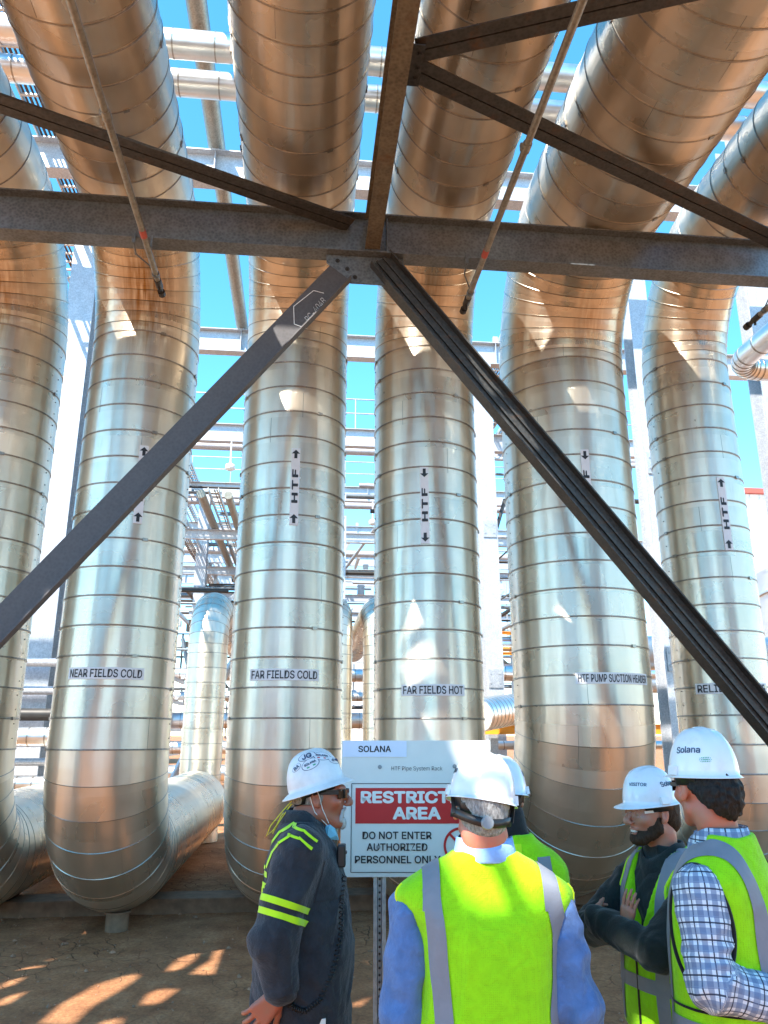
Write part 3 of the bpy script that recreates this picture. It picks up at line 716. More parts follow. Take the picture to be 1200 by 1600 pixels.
# small hand wheel valve on the high crossing pipe at upper left
O = Vector((-4.05, 7.2, 10.05)); root = empty('hand_wheel', O, 'small dark valve hand wheel at the top left corner', 'valve')
m = MB(O); cw = Vector((-3.95, 7.3, 10.1)); ax = Vector((.25, -.75, -.6)).normalized(); xx = ax.cross(Vector((0, 0, 1))).normalized(); yy = ax.cross(xx)
m.tube([cw + (xx * math.cos(2 * math.pi * k / 24) + yy * math.sin(2 * math.pi * k / 24)) * .11 for k in range(25)], .014, 8, cap=False)
for k in range(5): m.bar(cw, cw + (xx * math.cos(k * 1.2566) + yy * math.sin(k * 1.2566)) * .11, .02, .012)
m.tube([cw - ax * .03, cw + ax * .03], .035, 12); m.build('wheel', M['dark'], root)
m = MB(O); m.tube([cw, cw - ax * .3], .016, 8); m.build('stem', M['dark'], root)

# second row of risers behind
for x, lab in ((-1.78, 'slimmer sunlit riser bent at its top, between the two COLD pipes'), (.63, 'slimmer riser just right of the FAR FIELDS COLD pipe, far behind'), (1.5, 'slimmer riser with curved top just left of the FAR FIELDS HOT pipe, far behind')):
    O = Vector((x, 15, 0)); root = empty('rear_riser', O, lab, 'pipe', 'slim silver risers behind the big pipes')
    seams = MB(O); Rr = .37 if x < 0 else .33; br = .75; zt = 3.45
    m = MB(O); straight(m, (x, 15, .0), (x, 15, zt), Rr, .27, 0, Vector((1, 0, 0)), Vector((0, 1, 0))); m.build('riser', M['jacket'], root)
    m = MB(O); elbow(m, seams, Vector((x, 15 + br, zt)), R(180), R(90), Vector((0, 1, 0)), Vector((0, 0, 1)), Vector((1, 0, 0)), br, Rr, 8, 0); m.build('upper_elbow', M['jacket'], root)
    m = MB(O); straight(m, (x, 15 + br, zt + br), (x, 23, zt + br), Rr, .27, 0, Vector((1, 0, 0)), Vector((0, 0, 1))); m.build('overhead_run', M['jacket'], root)
    for i in range(12):
        p = Vector((x, 15, .3 + i * .27)); seams.tube([p, p + Vector((0, 0, .012))], Rr + .006, 40)
    seams.build('elbow_seams', M['strap'], root)
# small process pipes in the gaps
for y, z, r, mat, lab, bd in ((11.6, 2.80, .06, 'galv_bright', 'topmost thin white pipe in the gap left of the NEAR FIELDS COLD pipe', 0), (11.8, 2.42, .06, 'galv_bright', 'second thin white pipe in the gap left of the NEAR FIELDS COLD pipe', 0), (11.6, 2.08, .085, 'dark', 'dark pipe in the gap left of the NEAR FIELDS COLD pipe', 0), (11.2, 1.78, .125, 'clad', 'fattest clad pipe in the gap left of the NEAR FIELDS COLD pipe', .22), (11.5, 1.45, .05, 'galv', 'thin grey pipe in the gap left of the NEAR FIELDS COLD pipe', 0), (11.3, 1.18, .095, 'clad', 'clad pipe second from the bottom in the gap left of the NEAR FIELDS COLD pipe', .2), (11.4, .88, .085, 'clad', 'lowest clad pipe in the gap left of the NEAR FIELDS COLD pipe', .2)):
    long_pipe([(-12, y, z), (-2.6, y, z)], r, M[mat], lab, 'small pipes in the left gap', 'small_pipe', bd)
for x, lab in ((-3.35, 'slim white post carrying the small pipes at left, right one'), (-4.9, 'slim white post carrying the small pipes at left, hidden one')):
    m = MB((x, 11.95, 0)); m.prism(wsec(.14, .14), (x, 11.95, 0), (x, 11.95, 4.6), up=(0, 1, 0)); tag(m.build('pipe_post', M['galv_bright']), lab, 'post')
long_pipe([(4.9, 13.2, 3.2), (16, 13.2, 3.2)], .30, M['clad'], 'fat silver pipe crossing behind the two rightmost big pipes', None, 'small_pipe', .3)
long_pipe([(4.9, 13.0, 2.62), (16, 13.0, 2.62)], .125, M['clad'], 'thin silver pipe under the fat one behind the rightmost big pipe', None, 'small_pipe', .3)
long_pipe([(5.85, 1.5, 6.72), (5.85, 9.2, 6.72), (12, 9.2, 6.72)], .15, M['clad'], 'small silver pipe with an elbow right of the rightmost big pipe', None, 'elbow_pipe', .55)
for y, z, r, lab in ((19, 3.98, .17, 'silver pipe between two orange beams in the gap left of the thickest pipe'), (18.5, 3.25, .2, 'silver pipe below the orange beams in the gap left of the thickest pipe'), (16.5, 1.6, .09, 'thin silver pipe beside the white helmets behind the sign')):
    long_pipe([(2.0, y, z), (9.5, y, z)], r, M['clad'], lab, None, 'small_pipe', .3)
long_pipe([(3.2, 14.2, 2.15), (7.2, 19.0, 2.75)], .3, M['clad'], 'pale ribbed pipe sloping behind the thickest pipe', None, 'small_pipe', .16)
for y, z, lab in ((18.8, 4.24, 'upper thin orange beam left of the thickest pipe'), (18.8, 3.74, 'lower thin orange beam left of the thickest pipe'), (15.6, 1.92, 'stubby orange beam low beside the thickest pipe')):
    m = MB((2.5, y, z)); m.prism(wsec(.12, .07 if y > 16 else .2), (3.2, y, z), (8.6, y, z)); tag(m.build('orange_beam', M['orange']), lab, 'beam')
for x, y, lab in ((3.9, 15.9, 'grey frame post under the ribbed pipe'), (4.55, 16.2, 'second grey frame post under the ribbed pipe'), (5.3, 18.9, 'post between the orange beams')):
    m = MB((x, y, 0)); m.prism(wsec(.15, .15), (x, y, 0), (x, y, 4.2 if y > 17 else 2.1), up=(0, 1, 0)); tag(m.build('frame_post', M['galv']), lab, 'post')
# low pipes on the ground behind, mostly a bright band under the risers
for k, (y, z, r) in enumerate(((20.5, .9, .2), (21.4, 1.5, .16), (22.5, 2.2, .22), (23.5, 2.9, .13), (24.5, 3.6, .2))):
    long_pipe([(-8, y, z), (3.1, y, z)], r, M['clad'], ['lowest', 'second lowest', 'middle', 'second highest', 'highest'][k] + ' silver pipe of the far ground rack', 'silver pipes of the far ground rack', 'small_pipe', .4)
for k, x in enumerate((-6, -3.6, -.9, 1.1, 2.7)):
    m = MB((x, 22.2, 0)); m.prism(wsec(.18, .18), (x, 22.2, 0), (x, 22.2, 8.1), up=(0, 1, 0))
    for z in (.65, 1.3, 1.95, 2.72, 3.35, 5.2): m.box((x, 22.4, z), (.08, 4.6, .1))
    tag(m.build('frame_post', M['galv_bright']), '%s goalpost frame of the far ground rack' % ords[k], 'post', 'frames of the far ground rack')
# far white plant
def ribbed_block(x0, x1, y, z1, lab, trim, dep=8, wall='white'):
    O = Vector(((x0 + x1) / 2, y, 0)); root = empty('plant_building', O, lab, 'building')
    m = MB(O); m.box(((x0 + x1) / 2, y + dep / 2, z1 / 2), (x1 - x0, dep, z1)); n = int((x1 - x0) / .6)
    for i in range(n): m.box((x0 + .3 + i * (x1 - x0 - .3) / n, y - .03, z1 / 2), (.12, .06, z1 - .1))
    m.build('wall', M['white' if y > 0 else 'galv'], root)
    m = MB(O); m.box(((x0 + x1) / 2, y + dep / 2, z1 + .15), (x1 - x0 + .5, dep + .5, .3)); m.build('roof_edge', trim, root)
    m = MB(O); m.box((x0 + 2.2, y - .08, 1.1), (1.2, .08, 2.2)); m.build('door', M['galv'], root)
    return root
ribbed_block(25.2, 36, 40, 15.2, 'tall white ribbed building with reddish roof edge at the right edge of the photo', M['redtag'])
ribbed_block(-32, -10.5, 52, 10, 'long pale building far behind at left', M['white'])
ribbed_block(-6, 14, 70, 9, 'low pale building far behind the middle of the rack', M['galv'])
def tank(x, y, r, h, lab):
    O = Vector((x, y, 0)); root = empty('storage_tank', O, lab, 'tank')
    m = MB(O); n = 64
    pr = [(0, r), (h, r), (h + .1, r + .06), (h + .2, r + .06), (h + .22, r)] + [(h + .22 + r * .16 * math.sin(R(15 * k)), r * math.cos(R(15 * k))) for k in range(1, 6)]
    m.rings([[Vector((x + q * math.cos(2 * math.pi * k / n), y + q * math.sin(2 * math.pi * k / n), z)) for k in range(n)] for z, q in pr]); m.build('shell', M['white'], root)
    m = MB(O)
    for zz in (h * .3, h * .6, h * .9): m.rings([[Vector((x + q * math.cos(2 * math.pi * k / n), y + q * math.sin(2 * math.pi * k / n), zz + dz)) for k in range(n)] for dz, q in ((-.06, r), (-.06, r + .08), (.06, r + .08), (.06, r))], cap=False)
    m.build('hoops', M['galv'], root); return root
tank(26, 30, 6.2, 8.6, 'white storage tank low at the right edge of the photo')
tank(-17, 38, 7, 9, 'white storage tank far behind the leftmost big pipe')
# handwork: conduit drops and lamps on the rack
for k, (x, y) in enumerate(((-2.4, 23.0), (-1.9, 29.0), (2.6, 29.0), (5.1, 23.0))):
    O = Vector((x, y, 10.6)); m = MB(O); m.tube([(x, y, 10.68), (x, y, 9.9)], .025, 8); m.tube([(x, y, 9.95), (x, y, 9.9), (x, y, 9.75), (x, y, 9.7)], [.05, .14, .16, .05], 16)
    tag(m.build('rack_lamp', M['white']), ['first', 'second', 'third', 'fourth'][k] + ' small white lamp hanging from the high rack, counted from the left', 'lamp', 'lamps under the high rack')

# the far tangle of small pipework, trays and braces that reads as one mass
rt = random.Random(11); tg = MB((0, 30, 0))
for i in range(380):
    y = rt.uniform(24, 46); z = rt.choice((3.2, 4.2, 5.0, 5.8, 6.6, 7.4, 8.6, 9.4, 10.2)) + rt.uniform(-.3, .3); x = rt.uniform(-9, 11); L = rt.uniform(1, 5); q = rt.random()
    if q < .42: tg.tube([(x, y, z), (x + L, y, z)], rt.uniform(.03, .1), 8, rt.randrange(3))
    elif q < .62: tg.tube([(x, y, z), (x, y + L * 1.5, z)], rt.uniform(.03, .1), 8, rt.randrange(3))
    elif q < .78: tg.tube([(x, y, z), (x, y, z - L * .7)], rt.uniform(.02, .05), 8, rt.randrange(3))
    elif q < .9: tg.bar((x, y, z), (x + rt.uniform(-1.5, 1.5), y + rt.uniform(-1, 1), z - rt.uniform(1, 2.2)), .1, .1, rt.randrange(3))
    else: tg.box((x, y, z), (rt.uniform(.2, .5), .3, rt.uniform(.2, .6)), rt.randrange(3))
tag(tg.build('pipework', [M['dark'], M['galv_old'], M['galv']]), 'distant tangle of small pipes, struts and boxes in the rack', kind='stuff')
for k, (y, z0_) in enumerate(((23.1, 11.3), (29.1, 11.3))):
    m = MB((0, y, z0_))
    for zz in (.55, 1.05): m.tube([(-9, y, z0_ + zz), (12, y, z0_ + zz)], .025, 8)
    for i in range(15): m.tube([(-9 + i * 1.5, y, z0_), (-9 + i * 1.5, y, z0_ + 1.05)], .025, 8)
    tag(m.build('handrail', M['galv']), ['nearer', 'farther'][k] + ' thin handrail on top of the high pipe rack', 'handrail')

ribbed_block(-34, -9, -34, 9, 'added unseen grey block behind the camera for reflections, left one', M['galv'])  # both blocks behind the camera are added to streak the pipe reflections
ribbed_block(5, 20, -30, 12, 'added unseen grey block behind the camera for reflections, right one', M['galv'])
# ------------------------------------------------------------ figures: smooth-blended volumes meshed as one skin
def V3(*a): return np.array(a, np.float32)
class Blob:
    def __init__(s, lo, hi, h):
        s.lo = V3(*lo); s.h = h; s.n = tuple(int((hi[i] - lo[i]) / h) + 1 for i in range(3))
        s.f = np.full(s.n, .08, np.float32)
    def region(s, lo, hi, pad):
        a = [max(0, int((lo[i] - pad - s.lo[i]) / s.h)) for i in range(3)]; b = [min(s.n[i], int((hi[i] + pad - s.lo[i]) / s.h) + 2) for i in range(3)]
        if any(b[i] <= a[i] for i in range(3)): return None, None
        sl = tuple(slice(a[i], b[i]) for i in range(3))
        g = np.meshgrid(*[s.lo[i] + s.h * np.arange(a[i], b[i], dtype=np.float32) for i in range(3)], indexing='ij')
        return sl, g
    def comb(s, sl, d, k, op):
        a = s.f[sl]
        if op == 'add':
            if k > 0:
                h = np.maximum(k - np.abs(a - d), 0) / k; s.f[sl] = np.minimum(a, d) - h * h * k * .25
            else: s.f[sl] = np.minimum(a, d)
        elif op == 'sub':
            d = -d
            if k > 0:
                h = np.maximum(k - np.abs(a - d), 0) / k; s.f[sl] = np.maximum(a, d) + h * h * k * .25
            else: s.f[sl] = np.maximum(a, d)
    def cap(s, a, b, ra, rb, k=.02, op='add', sq=None):
        a, b = V3(*a), V3(*b); r = max(ra, rb)
        sl, g = s.region(np.minimum(a, b) - r, np.maximum(a, b) + r, .045)
        if sl is None: return s
        d = b - a; L2 = float(d @ d) + 1e-9
        t = np.clip(((g[0] - a[0]) * d[0] + (g[1] - a[1]) * d[1] + (g[2] - a[2]) * d[2]) / L2, 0, 1)
        q = np.sqrt((g[0] - a[0] - t * d[0]) ** 2 + (g[1] - a[1] - t * d[1]) ** 2 + (g[2] - a[2] - t * d[2]) ** 2)
        s.comb(sl, q - (ra + (rb - ra) * t), k, op); return s
    def chain(s, pts, k=.02):
        for (p, r), (q, r2) in zip(pts, pts[1:]): s.cap(p, q, r, r2, k)
        return s
    def ell(s, c, r, rot=None, k=.02, op='add'):
        c = V3(*c); m = max(r)
        sl, g = s.region(c - m, c + m, .04)
        if sl is None: return s
        p = [g[i] - c[i] for i in range(3)]
        if rot is not None:
            Rm = np.array(rot, np.float32); p = [Rm[0, i] * p[0] + Rm[1, i] * p[1] + Rm[2, i] * p[2] for i in range(3)]
        k0 = np.sqrt(sum((p[i] / r[i]) ** 2 for i in range(3))); k1 = np.sqrt(sum((p[i] / r[i] ** 2) ** 2 for i in range(3))) + 1e-6
        s.comb(sl, k0 * (k0 - 1) / k1, k, op); return s
    def loft(s, tab, k=.02, op='add', pw=2.3):
        """tab rows: z, cx, cy, rx, ry"""
        tab = np.array(tab, np.float32); tab = tab[np.argsort(tab[:, 0])]; z0, z1 = tab[0, 0], tab[-1, 0]
        rx = tab[:, 3].max(); ry = tab[:, 4].max()
        sl, g = s.region((tab[:, 1].min() - rx, tab[:, 2].min() - ry, z0), (tab[:, 1].max() + rx, tab[:, 2].max() + ry, z1), .045)
        if sl is None: return s
        zz = g[2][0, 0, :]; fine = np.linspace(z0, z1, 200); cols = []
        for c in range(1, 5):
            v = np.interp(fine, tab[:, 0], tab[:, c]); kk = np.ones(9) / 9; v = np.convolve(np.pad(v, 4, 'edge'), kk, 'valid'); cols.append(np.interp(zz, fine, v).astype(np.float32))
        cx, cy, rx, ry = cols
        n = (np.abs((g[0] - cx) / rx) ** pw + np.abs((g[1] - cy) / ry) ** pw) ** (1 / pw)
        d = (n - 1) * np.minimum(rx, ry)
        dz = np.maximum(z0 - zz, zz - z1); d = np.maximum(d, dz)
        s.comb(sl, d, k, op); return s
    def below(s, z):
        zz = s.lo[2] + s.h * np.arange(s.n[2], dtype=np.float32); s.f = np.maximum(s.f, (z - zz)[None, None, :]); return s
    def apply(s, fn):
        g = np.meshgrid(*[s.lo[i] + s.h * np.arange(s.n[i], dtype=np.float32) for i in range(3)], indexing='ij'); s.f = fn(s.f, *g); return s
    def mesh(s, smooth=0):
        f = s.f; f[0] = f[-1] = .08; f[:, 0] = f[:, -1] = .08; f[:, :, 0] = f[:, :, -1] = .08
        S = f < 0; nx, ny, nz = f.shape
        cnt = np.zeros((nx - 1, ny - 1, nz - 1), np.int8)
        for a in (0, 1):
            for b in (0, 1):
                for c in (0, 1): cnt += S[a:nx - 1 + a, b:ny - 1 + b, c:nz - 1 + c]
        act = (cnt > 0) & (cnt < 8); ijk = np.argwhere(act); idx = np.full(cnt.shape, -1, np.int32); idx[act] = np.arange(len(ijk))
        pos = np.zeros((len(ijk), 3), np.float32); num = np.zeros(len(ijk), np.float32)
        I, J, K = ijk.T
        cs = [(0, 0, 0), (1, 0, 0), (0, 1, 0), (1, 1, 0), (0, 0, 1), (1, 0, 1), (0, 1, 1), (1, 1, 1)]
        for a, b in ((0, 1), (2, 3), (4, 5), (6, 7), (0, 2), (1, 3), (4, 6), (5, 7), (0, 4), (1, 5), (2, 6), (3, 7)):
            A, B = cs[a], cs[b]; fa = f[I + A[0], J + A[1], K + A[2]]; fb = f[I + B[0], J + B[1], K + B[2]]
            m = (fa < 0) != (fb < 0); t = np.where(m, fa / np.where(m, fa - fb, 1), 0)
            for ax in range(3): pos[:, ax] += np.where(m, A[ax] + t * (B[ax] - A[ax]), 0)
            num += m
        pos = (pos / num[:, None] + ijk) * s.h + s.lo
        F = []
        for ax in range(3):
            o1, o2 = [(1, 2), (2, 0), (0, 1)][ax]
            sl0 = [slice(0, -1) if i == ax else slice(1, -1) for i in range(3)]; sl1 = [slice(1, None) if i == ax else slice(1, -1) for i in range(3)]
            a, b = S[tuple(sl0)], S[tuple(sl1)]
            for sign in (0, 1):
                e = np.argwhere(a & ~b if sign == 0 else b & ~a)
                if not len(e): continue
                e = e + np.array([0 if i == ax else 1 for i in range(3)])
                def cell(d1, d2):
                    q = e.copy(); q[:, o1] += d1; q[:, o2] += d2; return idx[q[:, 0], q[:, 1], q[:, 2]]
                q = np.stack([cell(-1, -1), cell(0, -1), cell(0, 0), cell(-1, 0)], 1)
                F.append(q if sign == 0 else q[:, ::-1])
        F = np.concatenate(F)
        for _ in range(smooth):
            acc = np.zeros_like(pos); c = np.zeros(len(pos), np.float32)
            for a, b in ((0, 1), (1, 2), (2, 3), (3, 0)):
                np.add.at(acc, F[:, a], pos[F[:, b]]); np.add.at(c, F[:, a], 1)
            pos = pos * .4 + acc / c[:, None] * .6
        return pos, F
def to_obj(name, pos, F, mat, parent):
    me = bpy.data.meshes.new(name); me.vertices.add(len(pos)); me.vertices.foreach_set('co', pos.astype(np.float32).ravel())
    me.loops.add(F.size); me.loops.foreach_set('vertex_index', F.astype(np.int32).ravel()); me.polygons.add(len(F))
    me.polygons.foreach_set('loop_start', np.arange(0, F.size, 4, dtype=np.int32)); me.update(calc_edges=True); me.validate()
    me.polygons.foreach_set('use_smooth', [True] * len(me.polygons)); me.materials.append(mat)
    return link_mesh(name, me, parent)
def vnormals(pos, F):
    n = np.cross(pos[F[:, 2]] - pos[F[:, 0]], pos[F[:, 3]] - pos[F[:, 1]]); vn = np.zeros_like(pos)
    for i in range(4): np.add.at(vn, F[:, i], n)
    return vn / (np.linalg.norm(vn, axis=1, keepdims=True) + 1e-9)
def wrinkle(pos, F, amp, scale=(9, 9, 5), seed=0, ridge=True):
    vn = vnormals(pos, F); out = pos.copy()
    for i, p in enumerate(pos):
        q = Vector((p[0] * scale[0] + seed, p[1] * scale[1], p[2] * scale[2]))
        w = q + Vector((noise.noise(q * .6), noise.noise(q * .6 + Vector((5, 1, 2))), noise.noise(q * .6 + Vector((9, 3, 7))))) * .9
        v = noise.noise(w)
        if ridge: v = (1 - abs(v) * 2.2) * .6 + noise.noise(w * 2.3) * .35
        out[i] += vn[i] * amp * v
    return out
def bvh_of(o):
    me = o.data; return BVHTree.FromPolygons([v.co.copy() for v in me.vertices], [tuple(p.vertices) for p in me.polygons])
def drape(bvh, fn, ns, nt, off, mb, mi=0, dist=1.0):
    """grid of rays fn(s, t) -> (origin, direction); hits are joined into a strip lying on the cloth"""
    P = {}
    for i in range(ns + 1):
        for j in range(nt + 1):
            o, d = fn(i / ns, j / nt - .5); h = bvh.ray_cast(Vector(o), Vector(d).normalized(), dist)
            if h[0] is not None: P[i, j] = (h[0], h[1] if h[1].dot(d) < 0 else -h[1])
    keys = {k: n for n, k in enumerate(P)}; vs = [p + n * off for p, n in P.values()]
    fs = []
    for i in range(ns):
        for j in range(nt):
            q = [(i, j), (i + 1, j), (i + 1, j + 1), (i, j + 1)]
            if all(a in P for a in q):
                pts = [P[a][0] for a in q]
                if max((pts[a] - pts[(a + 1) % 4]).length for a in range(4)) < .10: fs.append(tuple(keys[a] for a in q))
    if fs: mb.add(vs, fs, mi, True)
def lay(bvh, vs, fs, org, ex, ey, off, mb, mi=0):
    """flat outline (letters, stickers) laid on a curved shell"""
    org, ex, ey = Vector(org), Vector(ex).normalized(), Vector(ey).normalized(); n = ex.cross(ey); out = []
    for v in vs:
        p = org + ex * v.x + ey * v.y + n * .25; h = bvh.ray_cast(p, -n, .6)
        out.append((h[0] + n * (off + v.z)) if h[0] is not None else p - n * .25)
    mb.add(out, fs, mi)

def fabric(name, c, var=.12, rough=.85, weave=900, fold=.35, sheen=.2, dots=0):
    t = NT(name); co = t.coord('Object'); n1 = t.noise(co, 7, 5, .6, .6); n2 = t.noise(co, 26, 4, .6, .4); w = t.noise(co, weave, 2, .5)
    a = tuple(x * (1 - var) for x in c); b = tuple(x * (1 + var) for x in c)
    cc = t.ramp(n2, [(.3, a), (.7, b)])
    h = t.math('ADD', t.math('MULTIPLY', n1, 1.0), t.math('ADD', t.math('MULTIPLY', n2, .45), t.math('MULTIPLY', w, .05)))
    if dots:
        vo = t.n('TexVoronoi'); vo.inputs['Scale'].default_value = 190; vo.inputs['Randomness'].default_value = .25; t.l(co, vo.inputs['Vector'])
        hole = t.ramp(vo.outputs['Distance'], [(.18, (.86, .86, .86)), (.42, (1, 1, 1))]); cc = t.mix(1.0, cc, hole, 'MULTIPLY'); h = t.math('ADD', h, t.math('MULTIPLY', vo.outputs['Distance'], .06))
    t.set(Base_Color=cc, Roughness=rough); t.b.inputs['Sheen Weight'].default_value = sheen; t.b.inputs['Specular IOR Level'].default_value = .25
    t.bump(h, fold, .02); return t.m
def skin(name, c, red=.25):
    t = NT(name); co = t.coord('Object'); n1 = t.noise(co, 22, 5, .6); n2 = t.noise(co, 240, 3, .6)
    a = c; b = (min(1, c[0] * (1 + red)), c[1] * .86, c[2] * .82)
    t.set(Base_Color=t.ramp(n1, [(.35, a), (.68, b)]), Roughness=.48); t.b.inputs['Subsurface Weight'].default_value = .12; t.b.inputs['Subsurface Scale'].default_value = .01
    t.b.inputs['Subsurface Radius'].default_value = (1, .35, .2); t.bump(n2, .12, .001); return t.m
def hairmat(name, a, b):
    t = NT(name); co = t.coord('Object', (1, 1, .35)); n = t.noise(co, 160, 4, .7); t.set(Base_Color=t.ramp(n, [(.3, a), (.7, b)]), Roughness=.6); t.b.inputs['Specular IOR Level'].default_value = .2; t.bump(n, .8, .004); return t.m
def plaid():
    t = NT('plaid_shirt'); at = t.n('Attribute', attribute_name='cloth'); sp = t.n('SeparateXYZ'); t.l(at.outputs['Vector'], sp.inputs[0])
    def bands(u, period, ph, w):
        x = t.math('FRACT', t.math('ADD', t.math('DIVIDE', u, period), ph)); return t.math('LESS_THAN', t.math('ABSOLUTE', t.math('SUBTRACT', x, .5)), w / 2)
    c = None; base = (.70, .74, .80, 1)
    for u in (sp.outputs[0], sp.outputs[1]):
        for period, ph, w, col_, a in ((.040, 0, .40, (.10, .15, .27, 1), .66), (.040, .5, .10, (.012, .018, .045, 1), .92), (.020, .25, .06, (.30, .36, .5, 1), .5)):
            m = t.math('MULTIPLY', bands(u, period, ph, w), a); c = t.mix(m, c if c is not None else base, col_, 'MIX')
    n = t.noise(t.coord('Object'), 14, 5, .6, .5); t.set(Base_Color=c, Roughness=.85); t.bump(n, .4, .02); return t.m
M['lime'] = fabric('lime_mesh', (.33, .74, .003), .10, .8, 700, .55, .1, dots=1)
M['lime_solid'] = fabric('lime_tape', (.55, .85, .01), .05, .7, 500, .1)
M['yellow_trim'] = fabric('yellow_binding', (.70, .85, .01), .05, .7, 500, .1)
M['silver_tape'] = fabric('grey_reflective_tape', (.23, .235, .26), .06, .45, 500, .15, 0)
M['charcoal'] = fabric('charcoal_cotton', (.028, .030, .036), .25, .85, 700, .7)
M['denim_blue'] = fabric('blue_cotton', (.10, .18, .37), .18, .85, 600, .7)
M['pale_blue'] = fabric('pale_blue_collar', (.28, .46, .78), .06, .85, 600, .25)
M['dark_green'] = fabric('dark_green_fleece', (.014, .020, .019), .2, .9, 500, .4)
M['black_cloth'] = fabric('black_cloth', (.012, .012, .013), .2, .9, 500, .3)
M['plaid'] = plaid()
M['skin_tan'] = skin('tanned_skin', (.36, .135, .075)); M['skin_red'] = skin('sunburnt_skin', (.46, .19, .12)); M['skin_fair'] = skin('fair_skin', (.43, .21, .14)); 
M['hair_grey'] = hairmat('grey_hair', (.10, .095, .09), (.42, .41, .39)); M['hair_brown'] = hairmat('brown_hair', (.012, .008, .006), (.05, .03, .018)); M['hair_dark'] = hairmat('dark_curls', (.006, .005, .0045), (.03, .024, .020)); M['beard_grey'] = hairmat('white_beard', (.30, .28, .26), (.62, .6, .57)); M['beard'] = hairmat('brown_beard', (.018, .010, .006), (.065, .034, .018))
def hatmat():
    t = NT('hard_hat_shell'); co = t.coord('Object'); n = t.noise(co, 20, 5, .65); t.set(Base_Color=t.ramp(n, [(.55, (.82, .83, .84)), (.75, (.74, .75, .75))]), Roughness=.22); t.b.inputs['Coat Weight'].default_value = .3; return t.m
M['hat'] = hatmat()
M['hat_worn'] = plain_mat('hard_hat_scuffed', (.74, .74, .73), .32, 0, .1, 16, .05)
M['hat_ink'] = plain_mat('navy_print', (.02, .055, .12), .4, 0, 0, 5, 0); M['green_print'] = plain_mat('green_print', (.05, .35, .16), .4, 0, .05, 5, 0); M['red_print'] = plain_mat('red_print', (.6, .04, .06), .4, 0, .05, 5, 0)
M['lens'] = plain_mat('smoked_lens', (.02, .016, .012), .06, .3, 0, 5, 0, spec=.8); M['mask'] = plain_mat('blue_mask_paper', (.22, .52, .66), .8, 0, .1, 40, .3); M['loop'] = plain_mat('white_elastic', (.78, .75, .68), .7, 0, .05, 40, 0)
M['cord_yellow'] = plain_mat('yellow_cord', (.72, .62, .02), .5, 0, .1, 40, 0); M['grey_knob'] = plain_mat('grey_plastic', (.25, .26, .27), .4, 0, .1, 30, 0); M['teeth'] = plain_mat('teeth', (.75, .70, .62), .3, 0, 0, 5, 0)
def glassmat():
    t = NT('clear_lens'); t.set(Base_Color=(.55, .6, .65, 1), Roughness=.03, Alpha=.14); t.b.inputs['Specular IOR Level'].default_value = .9; return t.m
M['clear'] = glassmat()

class Scaled:
    """the same volume with its radii scaled"""
    def __init__(s, b, k): s.b = b; s.k = k
    def ell(s, c, r, rot=None, k=.02, op='add'): s.b.ell(c, tuple(q * s.k for q in r), rot, k, op); return s
    def cap(s, a, c, ra, rb, k=.02, op='add'): s.b.cap(a, c, ra * s.k, rb * s.k, k, op); return s
def crown(b, H, tilt, base, back, roll=0, z=.022, dy=.0):
    """flatten what sits inside the hat"""
    Hr = H.R @ rot(0, tilt, roll); o = H.o + H.R @ Vector((0, back, base)); n = Hr @ Vector((0, 0, 1))
    b.apply(lambda f, x, y, z_: np.maximum(f, (x - o.x) * n.x + (y - o.y) * n.y + (z_ - o.z) * n.z - z))
def rot(yaw=0, pitch=0, roll=0):
    return Matrix.Rotation(R(yaw), 3, 'Z') @ Matrix.Rotation(R(pitch), 3, 'X') @ Matrix.Rotation(R(roll), 3, 'Y')
EYE = 1.635
SH_LO, SH_HI, SH_H = (-.40, -.34, .80), (.40, .42, 1.60), .0065
def under(b, vb, gap=.007):
    """where a vest covers the shirt the shirt stays below it"""
    b.f = np.maximum(b.f, -(vb + gap - .003) * .999)
class Head:
    def __init__(s, at, yaw=0, pitch=0, roll=0, k=.95): s.o = Vector(at); s.R = rot(yaw, pitch, roll); s.k = k
    def __call__(s, x, y, z): return tuple(s.o + s.R @ Vector((x, y, z)) * s.k)
    def d(s, x, y, z): return s.R @ Vector((x, y, z))
